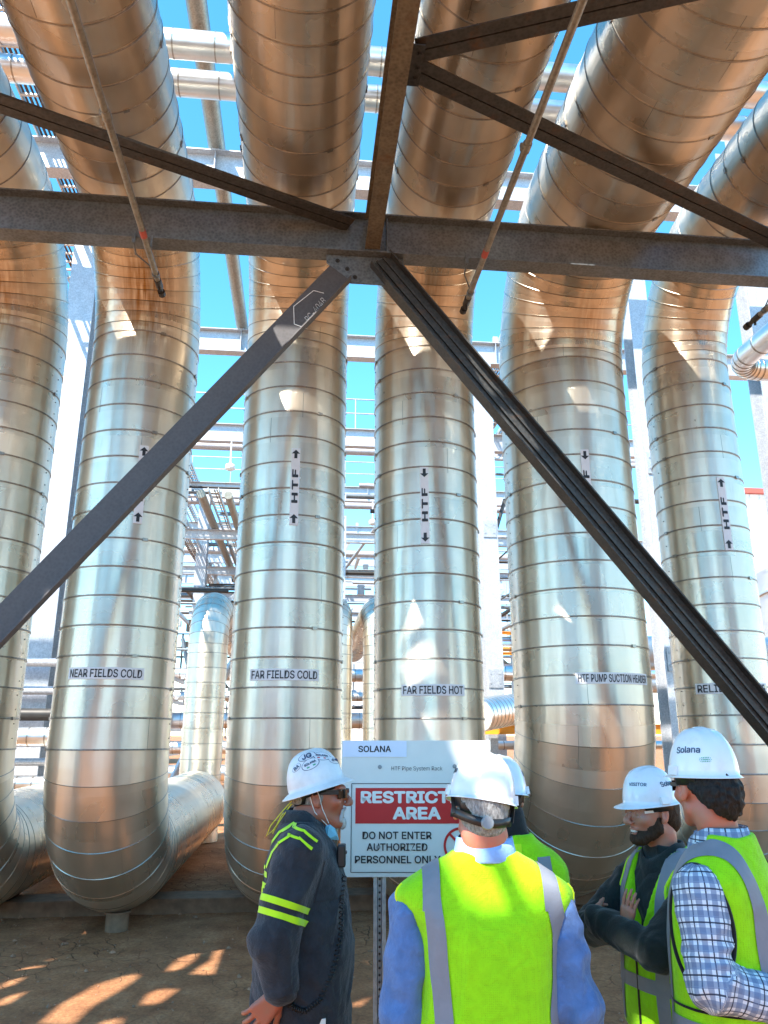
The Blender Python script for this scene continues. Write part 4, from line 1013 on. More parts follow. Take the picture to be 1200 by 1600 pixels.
def head_prims(b0, H, neck_base, mouth=0, jaw=1.0, neck=1.0):
    Rm = H.R; b = Scaled(b0, H.k)
    b.ell(H(0, -.018, .03), (.0745, .096, .086), Rm, .02); b.ell(H(0, .022, -.04), (.057, .064, .076), Rm, .02)
    b.ell(H(0, .018, -.008), (.068, .074, .068), Rm, .02)
    b.cap(H(-.008, .070, -.102), H(.008, .070, -.102), .019 * jaw, .019 * jaw, .018)
    for sx in (-1, 1):
        b.cap(H(sx * .050, .0, -.068), H(sx * .022, .058, -.102), .017 * jaw, .016 * jaw, .02)
        b.ell(H(sx * .043, .062, -.03), (.021, .019, .018), Rm, .016)
        b.cap(H(sx * .012, .089, .015), H(sx * .045, .075, .019), .010, .009, .012)
    b.cap(H(0, .089, .006), H(0, .112, -.030), .0080, .0110, .010); b.cap(H(0, .110, -.030), H(0, .113, -.037), .0115, .0115, .008)
    for sx in (-1, 1): b.ell(H(sx * .0115, .102, -.041), (.0085, .011, .0075), Rm, .006)
    for sx in (-1, 1):
        b.ell(H(sx * .032, .098, -.003), (.018, .018, .012), Rm, .010, 'sub'); b.ell(H(sx * .032, .078, -.004), (.0125, .0125, .0125), Rm, .003)
    b.ell(H(0, .094, -.054), (.004, .006, .010), Rm, .008, 'sub')
    oy = .006 * mouth
    b.cap(H(-.018, .083, -.066 + oy * .3), H(.018, .083, -.066 + oy * .3), .0060, .0060, .006); b.ell(H(0, .089, -.0650 + oy * .3), (.016, .0075, .0055), Rm, .005)
    b.ell(H(0, .086, -.0780 - oy), (.018, .0085, .0062), Rm, .006); b.ell(H(0, .093, -.090 - oy * .5), (.018, .010, .0055), Rm, .010, 'sub')
    if mouth: b.ell(H(0, .092, -.0715 - oy * .4), (.019, .020, .0045 + .004 * mouth), Rm, .004, 'sub')
    else: b.ell(H(0, .1, -.0715), (.021, .016, .0018), Rm, .003, 'sub')
    for sx in (-1, 1):
        er = Rm @ rot(sx * -18, 12)
        b.ell(H(sx * .078, -.012, -.012), (.0085, .020, .032), er, .008); b.ell(H(sx * .0855, -.006, -.008), (.006, .010, .017), er, .006, 'sub'); b.ell(H(sx * .0765, .0, -.036), (.006, .008, .009), er, .006)
    b0.cap(H(0, -.030, -.06), neck_base, .053 * neck, .060 * neck, .02)
    b.ell(H(0, -.045, -.085), (.05, .04, .05), Rm, .03)
def hand_prims(b, wrist, d, n, side, curl=(25, 35, 25), spread=5, thumb=40, s=1.0, fore=None):
    """d along the palm, n out of the palm, side = towards the thumb"""
    d, n = Vector(d).normalized(), Vector(n).normalized(); t = (Vector(side) - d * Vector(side).dot(d)).normalized(); n = (n - d * n.dot(d)); n = (n - t * n.dot(t)).normalized()
    w = Vector(wrist)
    P = lambda a, c, e=0: tuple(w + d * a * s + t * c * s + n * e * s)
    if fore is not None: b.cap(fore, P(0, 0), .032 * s, .025 * s, .012)
    for c in (-.028, -.009, .011, .03): b.cap(P(.01, c * .6), P(.088, c), .0145 * s, .0125 * s, .012)
    for i, (c, L) in enumerate(((.031, (.041, .025, .02)), (.0105, (.046, .029, .021)), (-.0095, (.042, .027, .02)), (-.029, (.033, .02, .018)))):
        base = w + d * .088 * s + t * c * s; ang = 0; p = base; sp = R(spread * (1.5 - i) * .8)
        dd = (d * math.cos(sp) + t * math.sin(sp)).normalized(); r0 = .0092 if i < 3 else .008
        for j, l in enumerate(L):
            ang += R(curl[j] * (1 + .12 * (i - 1))); q = p + (dd * math.cos(ang) + n * math.sin(ang)) * l * s
            b.cap(tuple(p), tuple(q), (r0 - .0008 * j) * s, (r0 - .0008 * (j + 1)) * s, .0035); p = q
    a = R(thumb); p = Vector(P(.022, .024, .006)); td = (d * math.cos(a) + t * math.sin(a) * .9 + n * .45).normalized()
    for j, (l, r) in enumerate(((.042, .0125), (.03, .0105), (.024, .0092))):
        q = p + td * l * s; b.cap(tuple(p), tuple(q), r * s, (r - .0015) * s, .006); p = q; td = (td + d * .25 + n * .1).normalized()
def torso_tab(w=1.0, dpt=1.0, sh=.2, belly=0):
    return [(.86, 0, 0, .175 * w, .118 * dpt), (.95, 0, 0, .178 * w, .122 * dpt), (1.08, 0, .01 * belly, .170 * w, .115 * dpt + .03 * belly), (1.2, 0, .005 * belly, .178 * w, .118 * dpt + .015 * belly), (1.32, 0, 0, .19 * w, .118 * dpt), (1.40, 0, -.008, sh * w, .10 * dpt), (1.445, 0, -.012, .155 * w, .085 * dpt), (1.475, 0, -.014, .09 * w, .07 * dpt), (1.50, 0, -.012, .062, .06)]
def grow(tab, dx, dy=None, z0=None):
    dy = dx if dy is None else dy
    return [(z + (dx * .6 if z > 1.42 else 0), a, c, e + dx, f + dy) for z, a, c, e, f in tab]
def hard_hat(root, H, style='cap', mat='hat', hl=.108, hw=.093, height=.128, tilt=0, base=.028, brim=.03, back=-.008, text=None, roll=0):
    Hr = H.R @ rot(0, tilt, roll); o = H.o + H.R @ Vector((0, back, base)); n = 72
    P = lambda x, y, z: o + Hr @ Vector((x, y, z))
    rings = []
    for k in range(0, 15):
        a = R(90 * (1 - k / 14)) if k else R(89); c, s_ = math.cos(a) ** .74, math.sin(a) ** 1.0; r = []
        for i in range(n):
            th = 2 * math.pi * i / n; x, y = math.cos(th) * hw * c, math.sin(th) * hl * c
            rid = math.exp(-(x / .013) ** 2) * .005 + (math.exp(-((abs(x) - .036) / .009) ** 2) * .0035)
            z = height * s_ + rid * min(1, s_ * 1.3) * (1 if abs(y) < hl * .8 else .6)
            fl = .004 * (1 - k / 14) * 0
            r.append(P(x, y, z))
        rings.append(r)
    def lip(ext, z, zf):
        r = []
        for i in range(n):
            th = 2 * math.pi * i / n; f = max(0, math.sin(th)) ** 2.2
            if style == 'cap': e = ext * .30 + ext * 1.05 * f; zz = z * .45 + zf * f
            else: e = ext * (1 + .15 * f); zz = z + zf * f
            r.append(P(math.cos(th) * (hw + e), math.sin(th) * (hl + e), zz))
        return r
    rings += [lip(.006, -.003, -.001), lip(brim * .5, -.007, -.003), lip(brim, -.016, -.004), lip(brim + .002, -.019, -.004), lip(brim * .5, -.011, -.004), lip(-.002, -.007, -.001)]
    inn = [[o + (p - o) * .965 for p in r] for r in reversed(rings[2:15])]
    m = MB(); m.rings(rings + inn, 0, True, cap=True)
    if style == 'cap':                                              # slots for accessories at the sides
        for sx in (-1, 1):
            p = P(sx * (hw + .004), .005, .012); M3 = Hr @ Matrix.Rotation(sx * R(-9), 3, 'Y'); m.box(p, (.010, .036, .026), 0, M3)
    hat = m.build('hard_hat', M[mat], root, 0)
    m2 = MB(); rr = []
    for zz, k in ((-.002, .90), (-.030, .87), (-.030, .83), (-.002, .86)): rr.append([P(math.cos(2 * math.pi * i / 48) * hw * k, math.sin(2 * math.pi * i / 48) * hl * k - .004, zz - (.018 if math.sin(2 * math.pi * i / 48) < -.5 else 0)) for i in range(48)])
    m2.rings(rr + [rr[0]], 0, True, cap=False); m2.build('head_band', M['black'], hat)
    return hat, P, Hr, bvh_of(hat)
def hat_text(hat, bvh, P, Hr, body, w, c, ang, z, mat='hat_ink', bold=.0015):
    tv, tf = text_mesh(body, .1, bold); tv = fit(tv, w); a = R(ang); m = MB()
    n = Hr @ Vector((math.cos(a), math.sin(a), .25)).normalized(); ex = (Hr @ Vector((-math.sin(a), math.cos(a), 0))); ey = n.cross(ex)
    lay(bvh, tv, tf, P(0, 0, z), ex, ey, .0012, m); return m.build('lettering', M[mat], hat)
def collar(root, mat, c=(0, -.012, 1.475), r=(.070, .068), h=.045, spread=.02, lean=-.012, dip=.03):
    m = MB(); rr = []
    for e, z, t in ((.004, -.012, 0), (.002, h * .5, .4), (.0, h, 1), (.006, h + .004, 1), (spread * .6, h * .55, .5), (spread, -.004, .2), (spread - .004, -.010, .1)):
        r_ = []
        for i in range(56):
            th = 2 * math.pi * i / 56; f = max(0, math.sin(th)) ** 1.5
            r_.append(Vector((c[0] + math.cos(th) * (r[0] + e), c[1] + lean * t * -1 + math.sin(th) * (r[1] + e), c[2] + z - dip * f * (1 + .3 * (t < .3)))))
        rr.append(r_)
    m.rings(rr, 0, True, cap=False); return m.build('collar', mat, root)
def legs(root, mat, w=1.0, hip=0):
    b = Blob((-.3, -.25, .02), (.3, .3, 1.0), .012)
    b.loft([(.80, 0, hip, .165 * w, .115), (.9, 0, hip, .17 * w, .12), (.98, 0, hip, .165 * w, .115)], .02)
    for sx in (-1, 1): b.chain([((sx * .088, hip, .86), .092), ((sx * .1, .01, .5), .068), ((sx * .105, -.02, .08), .06)], .03)
    p, F = b.mesh(1); p = wrinkle(p, F, .004, (8, 8, 7)); to_obj('trousers', p, F, mat, root)
    for sx in (-1, 1):
        b = Blob((-.2, -.2, -.02), (.2, .3, .2), .008); b.cap((sx * .105, -.05, .05), (sx * .115, .13, .035), .046, .038, .02); b.cap((sx * .105, -.03, .05), (sx * .105, -.02, .13), .05, .05, .02); b.below(0)
        p, F = b.mesh(1); to_obj('boot', p, F, M['dark'], root)
def person(label, origin, rz, s):
    r = empty('person', (origin[0], origin[1], 0), label, 'person', None, R(rz)); r.scale = (s, s, s); return r

# ---------- man in dark uniform, facing right
root = person('man in dark grey uniform shirt with lime stripes and stickered hard hat', (.04, 3.02), -96, .98)
H = Head((0, .040, EYE - .008), 0, 2, k=1.0)
b = Blob((-.36, -.28, .80), (.36, .30, 1.80), .004)
head_prims(b, H, (0, -.03, 1.44), mouth=1.5, jaw=1.05, neck=1.08); crown(b, H, 15, .030, -.012); b.cap((-.02, -.02, 1.46), (.02, -.02, 1.46), .075, .075, .03)
b.ell(H(0, -.052, -.09), (.062, .05, .055), H.R, .03)
b.loft([(.9, 0, 0, .12, .08), (1.4, 0, 0, .13, .08), (1.47, 0, -.02, .07, .06)], .02)
for sx in (-1, 1): b.chain([((sx * .12, 0, 1.43), .05), ((sx * .248, -.08, 1.19), .034), ((sx * .240, -.055, 1.04), .028)], .02)
hand_prims(b, (.238, -.060, 1.030), (-.10, -.62, -.62), (-1, .1, -.1), (.0, .75, -.75), curl=(14, 22, 16), spread=9, thumb=38, s=1.0, fore=(.240, -.052, 1.06))
hand_prims(b, (-.240, -.04, 1.02), (0, .1, -1), (1, 0, 0), (0, 1, 0), fore=(-.24, -.05, 1.06))
p, F = b.mesh(); to_obj('body', p, F, M['skin_tan'], root)
tabL = [(.865, 0, -.012, .19, .172), (1.0, 0, -.004, .195, .172), (1.13, 0, .0, .195, .17), (1.25, 0, -.006, .195, .155), (1.38, 0, -.008, .20, .136), (1.46, 0, -.016, .188, .108), (1.505, 0, -.022, .135, .085), (1.535, 0, -.022, .08, .070), (1.555, 0, -.020, .066, .062)]
b = Blob((-.40, -.30, .84), (.40, .30, 1.60), .0065)
b.loft(tabL, .02)
AL = [((.185, -.008, 1.450), .080), ((.248, -.082, 1.19), .070), ((.240, -.052, 1.055), .054)]
for sx in (-1, 1): b.chain([((sx * q[0], q[1], q[2]), r) for q, r in AL], .035)
p, F = b.mesh(1); p = wrinkle(p, F, .013, (10, 10, 8), 3); sh = to_obj('shirt', p, F, M['charcoal'], root); bv = bvh_of(sh)
m = MB()
ax0, ax1 = Vector(AL[0][0]), Vector(AL[1][0]); ad = (ax1 - ax0).normalized(); e1 = ad.cross(Vector((1, 0, 0))).normalized(); e2 = ad.cross(e1)
for u in (.60, .735):
    c = ax0.lerp(ax1, u)
    def fn(s_, t_, c=c):
        a = 2 * math.pi * s_; rd = e1 * math.cos(a) + e2 * math.sin(a); return c + ad * t_ * .020 + rd * .125, -rd
    drape(bv, fn, 48, 3, .003, m, 0, .13)
m.build('reflective_stripe', M['lime_solid'], sh)
m = MB()
for off in (0, .024):
    pts = [(-.158, 1.40), (-.135, 1.455), (-.095, 1.505), (-.045, 1.535), (.01, 1.525), (.055, 1.49)]
    def fn(s_, t_, off=off):
        q = s_ * (len(pts) - 1); i = min(int(q), len(pts) - 2); f = q - i; a, c = pts[i], pts[i + 1]
        y, z = a[0] + (c[0] - a[0]) * f, a[1] + (c[1] - a[1]) * f; T = Vector((0, c[0] - a[0], c[1] - a[1])).normalized(); N = Vector((0, -T.z, T.y))
        w = Vector((0, y, z)) - N * (off + t_ * .0075 + .004); return (.45, w.y, w.z), (-1, 0, -.0)
    drape(bv, fn, 40, 2, .003, m, 0, .45)
for k, (y, z) in enumerate(((-.152, 1.385), (-.135, 1.368), (-.152, 1.350), (-.135, 1.333), (-.150, 1.316), (-.168, 1.368))):
    drape(bv, lambda s_, t_, y=y, z=z: ((.3, y + (s_ - .5) * .02 - .0, z + t_ * .018), (-1, .0, 0)), 3, 3, .003, m, 0, .5)
m.build('shoulder_striping', M['lime_solid'], sh)
collar(root, M['charcoal'], (0, -.008, 1.535), (.076, .080), .036, .018, .0, .085)
# placket, pocket, cuff
m = MB(); drape(bv, lambda s_, t_: ((.05 + t_ * .1 + .09, .4, 1.36 + (s_ - .5) * .13), (0, -1, 0)), 10, 8, .004, m, 0, .5); m.build('breast_pocket', M['charcoal'], sh)
m = MB(); c = Vector((.240, -.053, 1.062)); m.tube([c + Vector((.001, -.008, .050)), c, c + Vector((0, .004, -.025))], [.060, .0595, .056], 28); m.build('cuff', M['charcoal'], sh)
legs(root, M['black_cloth'], 1.05, -.01)
m = MB(); m.box((.175, .075, .90), (.008, .03, .085)); m.build('white_tag', M['loop'], root)
hat, P, Hr, hb = hard_hat(root, H, 'full', 'hat_worn', .108, .095, .128, 15, .030, .028, -.012)
def sticker(y, z, w, h, text, ti, ry=0, bar=None, tsz=.6):
    m = MB(); n = 28; out = [Vector((math.cos(2 * math.pi * k / n) * w / 2, math.sin(2 * math.pi * k / n) * h / 2, 0)) for k in range(n)]
    ex = Hr @ Vector((0, math.cos(R(ry)), math.sin(R(ry)))); nn = Hr @ Vector((1, 0, .45)).normalized(); ex = (ex - nn * ex.dot(nn)).normalized(); ey = nn.cross(ex)
    org = P(.02, y, z)
    lay(hb, out + [Vector((0, 0, 0))], [(k, (k + 1) % n, n) for k in range(n)], org, ex, ey, .0010, m, 0)
    lay(hb, [v * .93 for v in out] + [Vector((0, 0, 0))], [(k, (k + 1) % n, n) for k in range(n)], org, ex, ey, .0016, m, 1)
    tv, tf = text_mesh(text, .1, .003); tv = fit(tv, w * tsz); lay(hb, shift(tv, 0, h * .08 if bar else 0), tf, org, ex, ey, .0023, m, 0)
    if bar: lay(hb, [Vector((-w * .25, -h * .28, 0)), Vector((w * .25, -h * .28, 0)), Vector((w * .25, -h * .16, 0)), Vector((-w * .25, -h * .16, 0))], [(0, 1, 2, 3)], org, ex, ey, .0023, m, 2)
    m.build('sticker', [M['hat_ink'], M['labelwhite'], M[bar or 'red_print']], hat)
sticker(-.002, .094, .068, .036, 'JG', 0, 6, tsz=.55); sticker(.052, .080, .060, .037, 'SOLANA', 0, -14, 'red_print', .72); sticker(.006, .054, .070, .042, 'SOLANA', 0, 12, 'green_print', .68); sticker(-.048, .062, .038, .026, 'BA', 0, 18, tsz=.6); sticker(.088, .062, .03, .03, 'S', 0, -20, tsz=.3)
m = MB()                                                             # wrap-around dark glasses
for sx in (-1, 1):
    m.rings([[Vector(H(sx * (x), y + dy, z)) for z in (.013, .004, -.012, -.017)] for x, y in ((.008, .107), (.022, .109), (.040, .102), (.056, .085), (.062, .070)) for dy in (0,)], 0, True, cap=False, closed=False)
    m.bar(H(sx * .063, .075, .006), H(sx * .078, -.005, .008), .006, .016, 1); m.bar(H(sx * .008, .108, .011), H(sx * .06, .080, .012), .006, .006, 1)
m.bar(H(-.009, .108, .004), H(.009, .108, .004), .006, .008, 1)
m.build('sunglasses', [M['lens'], M['black']], root)
b = Blob((-.1, .0, 1.40), (.1, .25, 1.62), .0035)                   # goatee
b.ell(H(0, .082, -.105), (.021, .017, .024), H.R, .01); b.cap(H(-.022, .086, -.062), H(-.026, .078, -.095), .006, .008, .01); b.cap(H(.022, .086, -.062), H(.026, .078, -.095), .006, .008, .01); b.cap(H(-.018, .094, -.057), H(.018, .094, -.057), .005, .005, .008)
p, F = b.mesh(); to_obj('goatee', p, F, M['beard_grey'], root)
b = Blob((-.14, -.12, 1.5), (.14, .15, 1.75), .005); b.ell(H(0, -.02, .0), (.078, .099, .075), H.R, .0); b.apply(lambda f, x, y, z: np.maximum(f, np.maximum(y - (.062 - .0), np.abs(z - 1.62) - .03))); crown(b, H, 15, .030, -.012, z=.016)
p, F = b.mesh(1); to_obj('hair', p, F, M['hair_grey'], root)
m = MB(); q = [H(.0, .058, -.122), H(.05, .035, -.115), H(.028, .062, -.145), H(.045, .03, -.155), H(.0, .07, -.165), H(.03, .05, -.088)]
m.add(q + [Vector(v) + H.d(-.012, -.012, .004) for v in q], [(0, 2, 5), (5, 2, 1), (1, 2, 3), (2, 4, 3), (0, 4, 2), (6, 11, 8), (11, 7, 8), (7, 9, 8), (8, 9, 10), (6, 8, 10), (0, 5, 11, 6), (5, 1, 7, 11), (1, 3, 9, 7), (3, 4, 10, 9), (4, 0, 6, 10)])
mk = m.build('face_mask', M['mask'], root)
m = MB(); m.tube([H(.050, .036, -.100), H(.074, .016, -.05), H(.083, .004, .0), H(.084, -.004, .018)], .0016, 6); m.tube([H(.046, .03, -.108), H(.071, -.012, -.06), H(.084, -.022, -.03), H(.086, -.028, -.005)], .0016, 6); m.build('ear_loop', M['loop'], mk)
m = MB(); m.tube([H(.045, -.10, -.03), H(.05, -.135, -.075), H(.06, -.165, -.115), H(.065, -.19, -.135), H(.06, -.175, -.10), H(.05, -.13, -.05), H(.045, -.1, -.02)], .002, 6); m.tube([H(.03, -.1, -.03), H(.035, -.14, -.07), H(.045, -.17, -.13)], .002, 6); m.build('earplug_cord', M['cord_yellow'], root)
m = MB(); m.box((.05, .128, 1.42), (.05, .03, .075)); m.box((.05, .142, 1.43), (.03, .012, .012)); rm = m.build('radio_microphone', M['black'], root, .005)
m = MB(); pts = []
path = [(.07, .14, 1.36), (.13, .135, 1.28), (.15, .135, 1.18), (.165, .11, 1.08), (.185, .07, 1.0), (.2, .02, .97), (.205, -.02, .985), (.2, -.03, 1.03)]
for i in range(260):
    q = i / 259 * (len(path) - 1); k = min(int(q), len(path) - 2); a, c = Vector(path[k]), Vector(path[k + 1]); u = (c - a).normalized(); e = u.cross(Vector((1, 0, 0))).normalized(); g_ = u.cross(e)
    pts.append(a.lerp(c, q - k) + (e * math.cos(i * 1.05) + g_ * math.sin(i * 1.05)) * .0075)
m.tube(pts, .0026, 5); m.build('coiled_cord', M['black'], rm)

VEST_F = [None]
# ---------- shared vest maker
def vest(root, tab, hem, holes=None, neck=True, vneck=0, wr=.011, seed=1, smooth=2):
    b = Blob(SH_LO, SH_HI, SH_H)
    b.loft(tab, .02); b.below(hem)
    b.cap((0, -.012, 1.52), (0, -.012, 1.7), .074, .1, .008, 'sub')
    if holes:
        for sx in (-1, 1): b.ell((sx * holes[0], holes[1], holes[2]), holes[3], None, .012, 'sub')
    if vneck: b.apply(lambda f, x, y, z: np.where(y > -.0, np.maximum(f, .8 * np.minimum((z - 1.14) * vneck - np.abs(x), .03)), f))
    VEST_F[0] = b.f.copy(); p, F = b.mesh(smooth); p = wrinkle(p, F, wr, (6, 6, 2.6), seed); o = to_obj('safety_vest', p, F, M['lime'], root); return o, bvh_of(o)
def vstripe(bv, pts, w, mb, front=False, ns=60, top=None):
    """stripe down the back (or front); pts = (x, z)"""
    sg = 1 if front else -1
    def fn(s_, t_):
        q = s_ * (len(pts) - 1); i = min(int(q), len(pts) - 2); f = q - i; a, c = pts[i], pts[i + 1]; f2 = f * f * (3 - 2 * f) * .5 + f * .5
        return (a[0] + (c[0] - a[0]) * f2 + t_ * w, sg * .5, a[1] + (c[1] - a[1]) * f), (0, -sg, 0)
    drape(bv, fn, ns, 4, .0032, mb, 0, .6)
def over(bv, xb, xf, zb, w, mb, x_at=None):
    def fn(s_, t_):
        a = R(8 + 164 * s_); x = xb + (xf - xb) * s_ + t_ * w; pv = Vector((x, 0, zb)); d = Vector((0, -math.cos(a), math.sin(a))); return pv + d * .3, -d
    drape(bv, fn, 30, 4, .0032, mb, 0, .3)
def waist(bv, z, w, mb, a0=0, a1=360, tilt=0):
    def fn(s_, t_):
        a = R(a0 + (a1 - a0) * s_); d = Vector((math.cos(a), math.sin(a), 0)); return d * .5 + Vector((0, 0, z + t_ * w + tilt * math.sin(a))), -d
    drape(bv, fn, 90, 4, .0036, mb, 0, .5)
def hole_trim(bv, h, sx, mat, root, r=.0055, k=1.02):
    m = MB(); pts = []
    for i in range(49):
        a = 2 * math.pi * i / 48; y = h[1] + math.cos(a) * h[3][1] * k; z = h[2] + math.sin(a) * h[3][2] * k
        q = bv.ray_cast(Vector((sx * .5, y, z)), Vector((-sx, 0, 0)), .5)
        pts.append(q[0] + Vector((sx * .001, 0, 0)) if q[0] is not None else None)
    run = []
    for q in pts + [None]:
        if q is None or (run and (q - run[-1]).length > .06):
            if len(run) > 2: m.tube(run, r, 8)
            run = [] if q is None else [q]
        else: run.append(q)
    if m.v: m.build('armhole_binding', mat, root)
def sleeves(b, arms, k=.03):
    for a in arms: b.chain(a, k)

# ---------- man in front with his back to us
root = person('man seen from behind in lime mesh vest over a blue shirt, nearest to the sign', (.535, 2.31), -6, .984)
H = Head((-.012, .0, EYE), 4, -2, 2, k=.97)
b = Blob((-.38, -.25, .80), (.38, .30, 1.80), .0045)
head_prims(b, H, (0, -.01, 1.44), 0, 1.1); crown(b, H, -5, .014, -.006, 7); b.ell(H(0, -.05, -.085), (.06, .045, .055), H.R, .03); b.loft([(.9, 0, 0, .12, .08), (1.4, 0, 0, .13, .08), (1.47, 0, -.02, .07, .06)], .02)
for sx in (-1, 1):
    b.chain([((sx * .12, 0, 1.36), .04), ((sx * .228, -.03, 1.13), .032), ((sx * .225, .10, .93), .026)], .02); hand_prims(b, (sx * .22, .11, .92), (-sx * .3, .3, -.8), (-sx, 0, 0), (0, 1, .3), s=.95, fore=(sx * .22, .08, .96))
p, F = b.mesh(); to_obj('body', p, F, M['skin_red'], root)
tab = torso_tab(.92, .82, .17)
vt = [(.80, -.01, 0, .200, .150), (1.08, -.016, 0, .196, .148), (1.24, -.012, -.004, .192, .146), (1.31, -.012, -.008, .203, .138), (1.36, -.014, -.010, .228, .124), (1.395, -.016, -.012, .252, .105), (1.425, -.014, -.014, .243, .095), (1.455, -.012, -.016, .185, .088), (1.485, -.01, -.018, .125, .084), (1.512, -.01, -.018, .085, .078)]
ve, bv = vest(root, vt, .82, wr=.012, seed=5)
b = Blob(SH_LO, SH_HI, SH_H); b.loft(grow(tab, .006), .02)  #CSHIRT
sleeves(b, [[((sx * .195 - .014, -.005, 1.365), .064), ((sx * (.238 if sx < 0 else .222), -.03, 1.13), .060), ((sx * .232, .09, .945), .048)] for sx in (-1, 1)]); under(b, VEST_F[0])
p, F = b.mesh(1); p = wrinkle(p, F, .017, (11, 11, 9), 11); to_obj('shirt', p, F, M['denim_blue'], root)
m = MB(); vstripe(bv, [(-.166, 1.425), (-.152, 1.29), (-.138, 1.10), (-.120, .95), (-.11, .83)], .047, m); over(bv, -.166, -.16, 1.36, .047, m); m.build('reflective_stripe', M['silver_tape'], ve)
m = MB(); vstripe(bv, [(.160, 1.42), (.176, 1.32), (.172, 1.22), (.158, 1.13), (.166, 1.03), (.16, .83)], .047, m); over(bv, .160, .155, 1.36, .047, m); m.build('reflective_stripe', M['silver_tape'], ve)
m = MB()                                                             # bright binding along the shoulder edge and armhole
for sx in (-1, 1):
    run = []
    for i in range(30):
        z = 1.43 - .35 * i / 29; q = bv.ray_cast(Vector((sx * .6 - .014, -.03, z)), Vector((-sx, 0, 0)), .6)
        if q[0] is not None: run.append(q[0])
    if len(run) > 2: m.tube(run, .0045, 8)
m.build('armhole_binding', M['yellow_trim'], ve)
collar(root, M['pale_blue'], (-.008, -.012, 1.502), (.074, .076), .046, .018, .0, .03)
legs(root, M['black_cloth'])
b = Blob((-.14, -.15, 1.5), (.14, .12, 1.75), .0045); b.ell(H(0, -.022, .012), (.0785, .099, .088), H.R, 0); b.ell(H(0, -.06, -.05), (.055, .052, .05), H.R, .03)
b.apply(lambda f, x, y, z: np.maximum(f, np.maximum(y - .03, 1.556 - z + np.abs(x) * .15))); crown(b, H, -5, .014, -.006, 7, -.004); p, F = b.mesh(1); p = wrinkle(p, F, .0015, (120, 120, 60), 3, False); to_obj('hair', p, F, M['hair_grey'], root)
hat, P, Hr, hb = hard_hat(root, H, 'cap', 'hat', .110, .096, .132, -5, .014, .028, -.006, roll=7)
hat_text(hat, hb, P, Hr, 'Solana', .075, None, 172, .050);
m = MB()                                                             # ratchet strap and knob at the nape
rr = [[P(math.cos(R(a)) * (.085 + e), math.sin(R(a)) * (.104 + e), z + zz) for a in range(188, 353, 6)] for e, zz in ((.0, .006), (.004, .006), (.004, -.018), (0, -.018)) for z in (-.042,)]
for i in range(len(rr)):
    rr[i] = [p_ - Hr @ Vector((0, 0, .018 * max(0, math.sin(math.pi * j / (len(rr[i]) - 1))) ** 2)) for j, p_ in enumerate(rr[i])]
m.rings(rr + [rr[0]], 0, True, cap=False, closed=False); kn = m.build('ratchet_strap', M['black'], hat)
m = MB(); c = P(.002, -.108, -.066); d = Hr @ Vector((0, -1, 0)); m.tube([c + d * -.004, c + d * .008, c + d * .011], [.0175, .0175, .015], 24); m.build('knob', M['grey_knob'], kn)
for sx in (-1, 1):
    m = MB(); m.bar(P(sx * .088, -.02, -.002), P(sx * .082, -.045, -.052), .012, .004); m.build('strap', M['black'], kn)
m = MB(); q = [(-.085, -.05, 1.502), (-.078, -.062, 1.53), (-.066, -.070, 1.522), (-.07, -.074, 1.50), (-.05, -.082, 1.515), (-.043, -.086, 1.495), (-.06, -.084, 1.482), (-.066, -.08, 1.50)]
m.tube(q, .0018, 6); m.build('mask_loop', M['loop'], root)

# ---------- man mostly hidden behind him
root = person('man in lime vest and black hood, mostly hidden behind the man in front', (.742, 2.87), -12, .975)
H = Head((-.02, .0, EYE), -6, 0)
b = Blob((-.36, -.25, .85), (.36, .30, 1.80), .006); head_prims(b, H, (0, -.01, 1.44)); crown(b, H, -7, .006, -.006); b.loft([(.9, 0, 0, .12, .08), (1.4, 0, 0, .13, .08), (1.47, 0, -.02, .07, .06)], .02)
for sx in (-1, 1): b.chain([((sx * .12, 0, 1.40), .05), ((sx * .22, -.02, 1.12), .04), ((sx * .16, .16, .98), .028)], .02); hand_prims(b, (sx * .15, .17, .98), (-sx * .8, .4, -.1), (0, -1, 0), (0, 0, 1), s=.95, fore=(sx * .16, .15, .98))
p, F = b.mesh(); to_obj('body', p, F, M['skin_fair'], root)
tab = torso_tab(.86, .85, .16)
vt = [(.80, 0, 0, .190, .145), (1.24, 0, -.004, .190, .145), (1.34, 0, -.01, .205, .128), (1.40, 0, -.012, .200, .108), (1.44, 0, -.016, .165, .095), (1.475, 0, -.018, .11, .084), (1.505, 0, -.018, .08, .076)]
ve, bv = vest(root, vt, .82, seed=8)
b = Blob(SH_LO, SH_HI, SH_H); b.loft(grow(tab, .006), .02); sleeves(b, [[((sx * .140, -.005, 1.355), .052), ((sx * .190, -.01, 1.13), .050), ((sx * .15, .15, .99), .046)] for sx in (-1, 1)])  #BSHIRT
b.cap((0, -.02, 1.48), (-.01, -.02, 1.56), .075, .07, .02); under(b, VEST_F[0]); p, F = b.mesh(1); p = wrinkle(p, F, .006, (8, 8, 6), 4); to_obj('hooded_jacket', p, F, M['black_cloth'], root)
m = MB(); vstripe(bv, [(.115, 1.44), (.13, 1.3), (.135, 1.1), (.135, .85)], .045, m); m.build('reflective_stripe', M['silver_tape'], ve)
m = MB(); vstripe(bv, [(-.115, 1.44), (-.13, 1.3), (-.135, 1.1), (-.135, .85)], .045, m); m.build('reflective_stripe', M['silver_tape'], ve)
m = MB(); vstripe(bv, [(.02, 1.482), (.022, 1.44)], .04, m, ns=8); m.build('neck_tab', M['lime_solid'], ve)
legs(root, M['black_cloth'])
